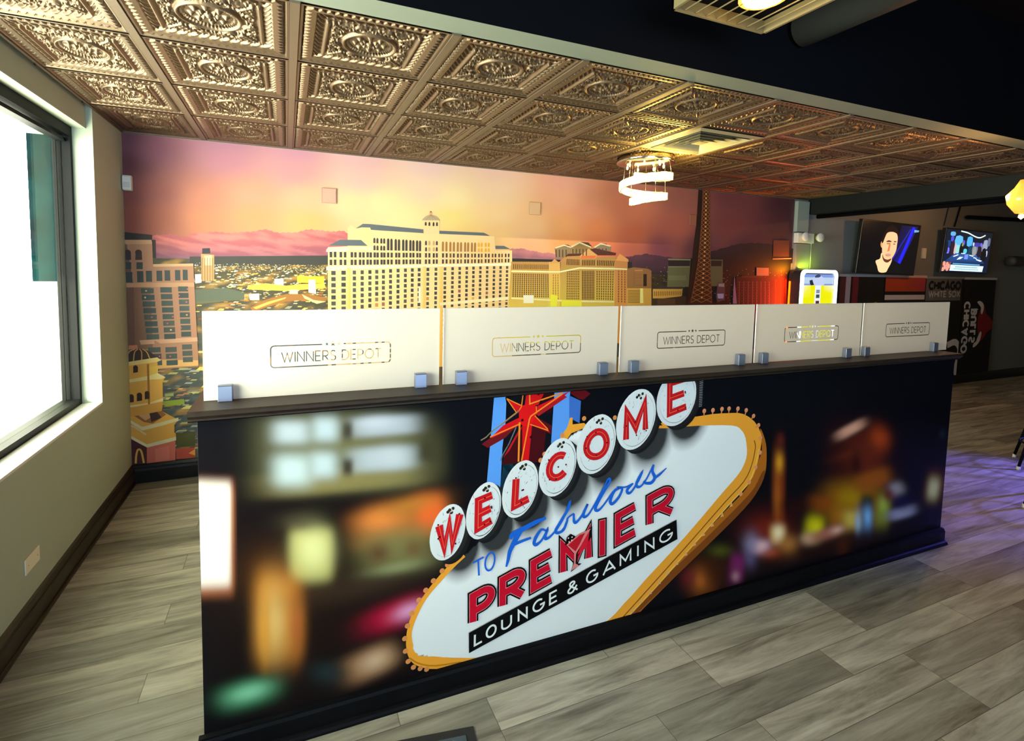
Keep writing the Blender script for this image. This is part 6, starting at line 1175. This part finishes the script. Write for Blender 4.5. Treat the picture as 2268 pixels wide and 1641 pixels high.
tv('television', 10.08, 11.33, 1.745, 2.40, -.12, 3, studio_art, 'wall television showing a blue studio scene, further from the jukebox', yaw=0, lean=.6)
MB().box(9.78, 9.86, -.02, 0, 1.95, 2.1).build('wall_socket', M_white)
tag(bpy.data.objects['wall_socket'], 'white wall socket between the two televisions', 'socket')

# hanging team towels under the televisions
RAIL = []
def towel(name, x0, x1, z0, z1, label, fn, col='#0a0b0e', rail='#b8bcd0', bend=.0):
    e = empty(name, (x0, -.03, z0)); w, h = x1 - x0, z1 - z0; tag(e, label, 'towel', 'sports towels hung along the far wall')
    a = Art((0, w, 0, h), 1e-4)
    nx_, nz_ = 40, 60; a.grid(0, w, 0, h, nx_, nz_, lambda X, Z: np.broadcast_to(np.array(hx(col)), X.shape + (3,)) * (1 + .25 * np.sin(X * 23)[..., None]))
    a.layer(); fn(a, w, h)
    a.build('cloth', paint_mat('towel_cloth', .85), lambda p, q, l: (p, -.006 - l + bend * sin(p * 14) * sin(q * 3), q), e)
    MB().box(0, w, 0, .012, 0, h).build('backing', mat('backing_black', (.01, .01, .01), .8), e)
    MB().box(-.01, w + .01, -.014, .004, h, h + .035).build('hanging_rail', mat('rail_white', rail, .5), e)
def t_red(a, w, h):
    a.poly([(0, 0), (.12, 0), (.12, h), (0, h)], '#5c2c28'); a.poly([(.12, 0), (.22, 0), (.22, h), (.12, h)], '#b0a4b4'); a.poly([(.26, 0), (.38, 0), (.38, h), (.26, h)], '#701828'); a.disc((.78, h - .40), .06, '#7a5c28', 8)
def t_bears(a, w, h):
    a.poly([(0, h - .20), (w, h - .20), (w, h), (0, h)], '#a83c1c'); a.quad([(w * .5, h - .19), (w, h - .19), (w, h - .02), (w * .5, h - .02)], ['#a03a1e', '#a03440', '#a03440', '#a03a1e']); a.poly([(0, h - .32), (w, h - .32), (w, h - .25), (0, h - .25)], '#c0bcc8')
    a.poly([(0, 0), (w, 0), (w, h - .34), (0, h - .34)], '#0c1428'); a.layer(); a.poly([(.50, h - .62), (.62, h - .62), (.57, h - .52)], '#c8ccd8')
def put_text(a, txt, x, z, wd, ht, w, col, gap=.25):
    st, tw = text_strokes(txt, gap)
    for c, p in st: a.stroke([(x + q[0] / tw * wd, z + q[1] * ht) for q in p], w, col, c)
def t_sox(a, w, h):
    a.poly([(0, h - .33), (w - .06, h - .33), (w - .06, h), (0, h)], '#63636a'); a.layer()
    put_text(a, 'CHICAGO', .08, h - .155, .80, .105, .04, '#0c0c10'); put_text(a, 'WHITE SOX', .08, h - .27, .80, .08, .020, '#b4b4be')
    a.stroke(smooth([(.66, h - 1.02), (.86, h - .98), (.99, h - 1.08), (.97, h - 1.25), (.93, h - 1.42), (.99, h - 1.52)]), .10, '#d8dcf4')
    a.stroke(smooth([(.5, h - 1.3), (.7, h - 1.42), (.78, h - 1.30)]), .09, '#d8dcf4')
def t_bulls(a, w, h):
    # towel hung sideways: its lettering runs down it
    def vert(txt, x, ztop, length, ht, ww, col):
        st, tw = text_strokes(txt, .35)
        for c, p in st: a.stroke([(x - q[1] * ht, ztop - q[0] / tw * length) for q in p], ww, col, c)
    vert('CHICAGO', .20, h - 0.362, .785, .14, .038, '#dfe2f6'); vert('BULLS', .40, h - 0.477, .51, .14, .04, '#dfe2f6')
    a.poly(smooth_closed([(.46, h - 0.578), (.52, h - 0.477), (.58, h - 0.400), (.64, h - 0.447), (.68, h - 0.539), (.82, h - 0.616), (.90, h - 0.708), (.88, h - 0.785), (.76, h - 0.847), (.66, h - 0.939), (.56, h - 0.986), (.50, h - 0.862), (.46, h - 0.731)], 3), '#8a1826')
    a.layer(); a.poly(smooth_closed([(.40, h - 0.354), (.48, h - 0.339), (.58, h - 0.385), (.60, h - 0.477), (.56, h - 0.554), (.52, h - 0.508), (.52, h - 0.447), (.46, h - 0.400)], 3), '#e8e6f2'); a.poly(smooth_closed([(.38, h - 1.078), (.46, h - 1.063), (.56, h - 0.986), (.60, h - 0.862), (.56, h - 0.832), (.50, h - 0.909), (.46, h - 0.986), (.40, h - 1.016)], 3), '#e8e6f2')
    for x, z in ((.60, .84), (.70, .92), (.60, 1.04), (.74, 1.02)): a.stroke([(x, h - z), (x + .05, h - z - .05)], .012, '#4a0c14')
towel('towel', 7.96, 8.90, .15, 1.665, 'black towel with dark red and white upright stripes, beside the jukebox', t_red)
towel('towel', 8.93, 9.87, .15, 1.665, 'navy towel with an orange-red band and white stripe along its top', t_bears, rail='#c8a8b0')
towel('towel', 9.89, 10.86, .15, 1.655, 'black towel with a grey top section carrying two lines of lettering', t_sox, rail='#8a8c98')
towel('towel', 10.88, 11.78, .15, 1.650, 'black towel at the right end with sideways white lettering and red bull head', t_bulls, rail='#d0d0d8')

# ceiling track, wires and amber pendant
tk = MB().tube([(10.75, -.06, 2.60), (13.1, -.06, 2.66)], .03, 8); tag(tk.build('cable_duct', M_black), 'dark cable duct running along the far wall above the right television', 'cable duct')
wi = MB().tube([(10.78, -.03, 3.2), (10.5, -.03, 2.45)], .010, 6); tag(wi.build('cable', M_black), 'thin dark cable slanting down to the right television', 'cable')
wi = MB().tube([(10.45, -.02, 3.2), (10.25, -.02, 2.45)], .005, 6); tag(wi.build('cable', M_black), 'fainter thin cable slanting down left of the thicker one', 'cable')
def pendant(x, y, z, label, power):
    pe = empty('pendant_lamp', (x, y, z)); tag(pe, label, 'pendant lamp', 'amber pendant lamps')
    MB().lathe([(.0, .10), (.02, .10), (.045, .05), (.085, .0), (.075, -.05), (.032, -.11), (0, -.115)], n=8).build('amber_shade', mat('amber_glass', (1, .5, .1), .15, emit=(1, .24, .012), estr=1.15), pe)
    MB().lathe([(0, -.118), (.012, -.118), (.015, -.135), (0, -.15)], n=10).build('finial', mat('hot_glass', (1, .8, .4), .3, emit=(1, .6, .2), estr=6), pe)
    MB().tube([(0, 0, .10), (0, 0, ZT - z - .003)], .005, 6).build('cord', M_black, pe)
    lamp('pendant_glow', 'POINT', (x - .05, y + .16, z + .02), power, (1, .46, .14), radius=.06)
pendant(5.46, -2.75, 2.215, 'faceted amber glass pendant lamp at the right edge of the view', 12)
pendant(9.4, -1.3, 2.62, 'amber glass pendant lamp in front of the far television, past the right edge', 24)
sp = empty('wall_speaker', (12.15, -.1, 1.96)); tag(sp, 'dark round wall speaker at the right edge above the grey wall', 'speaker')
MB().lathe([(0, -.17), (.07, -.17), (.085, -.15), (.085, .15), (.07, .17), (0, .17)], n=20, axis='x').build('housing', mat('charcoal', (.03, .03, .035), .6), sp)
MB().box(-.03, .03, .08, .10, -.03, .03).build('bracket', M_black, sp)

# bar stools just inside the right edge
def stool(x, y, rz, label):
    e = empty('bar_stool', (x, y, 0), rz); tag(e, label, 'bar stool', 'bar stools at the right edge')
    MB().lathe([(0, .70), (.18, .70), (.195, .72), (.195, .755), (.17, .775), (0, .78)], n=28).build('seat', mat('black_vinyl', (.015, .015, .017), .4), e)
    for k in range(4):
        a = pi / 4 + k * pi / 2; l = MB().tube([(.12 * cos(a), .12 * sin(a), .70), (.30 * cos(a), .30 * sin(a), .022)], [.014, .011], 10).build('leg', M_darkmetal, e)
        MB().lathe([(0, 0), (.013, 0), (.014, .006), (.012, .03), (0, .032)], (.30 * cos(a), .30 * sin(a), 0), 12).build('foot_cap', M_white, l)
    MB().tube([(.205 * cos(t), .205 * sin(t), .22) for t in [2 * pi * k / 24 for k in range(25)]], .008, 8, caps=False).build('footrest', M_darkmetal, e)
    b = MB(); pts = [(-.17 + .34 * k / 12, .165 + .03 * sin(pi * k / 12)) for k in range(13)]
    for (xa, ya), (xb, yb) in zip(pts, pts[1:]): b.box(xa, xb, ya, ya + .02, .88, 1.08)
    b.build('backrest', mat('black_vinyl', (.015, .015, .017), .4), e)
    for s in (-1, 1): MB().tube([(s * .13, .14, .74), (s * .13, .185, 1.0)], .009, 8).build('back_post', M_darkmetal, e)
stool(7.39, -2.34, radians(115), 'black bar stool standing furthest back at the right edge of the view')
stool(6.42, -2.79, radians(105), 'black bar stool nearest the camera, its foot just touching the right edge')

# door mat
dm = empty('door_mat', (1.749, -2.837, 0), radians(171)); tag(dm, 'blue grey door mat with black rubber border in front of the counter', 'door mat')
MB().box(0, .92, 0, .62, .0, .006).build('border', M_rubber, dm, bevel=.002)
cp = MB().box(.035, .885, .035, .585, .006, .010); cp.build('carpet', mat('blue_grey_pile', (.07, .10, .13), .95, bump=1., bscale=300, var=.7), dm)

# bluish spot on the floor, its unseen source set beyond the right edge
lamp('blue_floor_glow', 'SPOT', (9.2, -3.3, 1.55), 1100, (.16, .14, 1.0), target=(6.35, -2.35, 0), radius=.12, spot=radians(34))
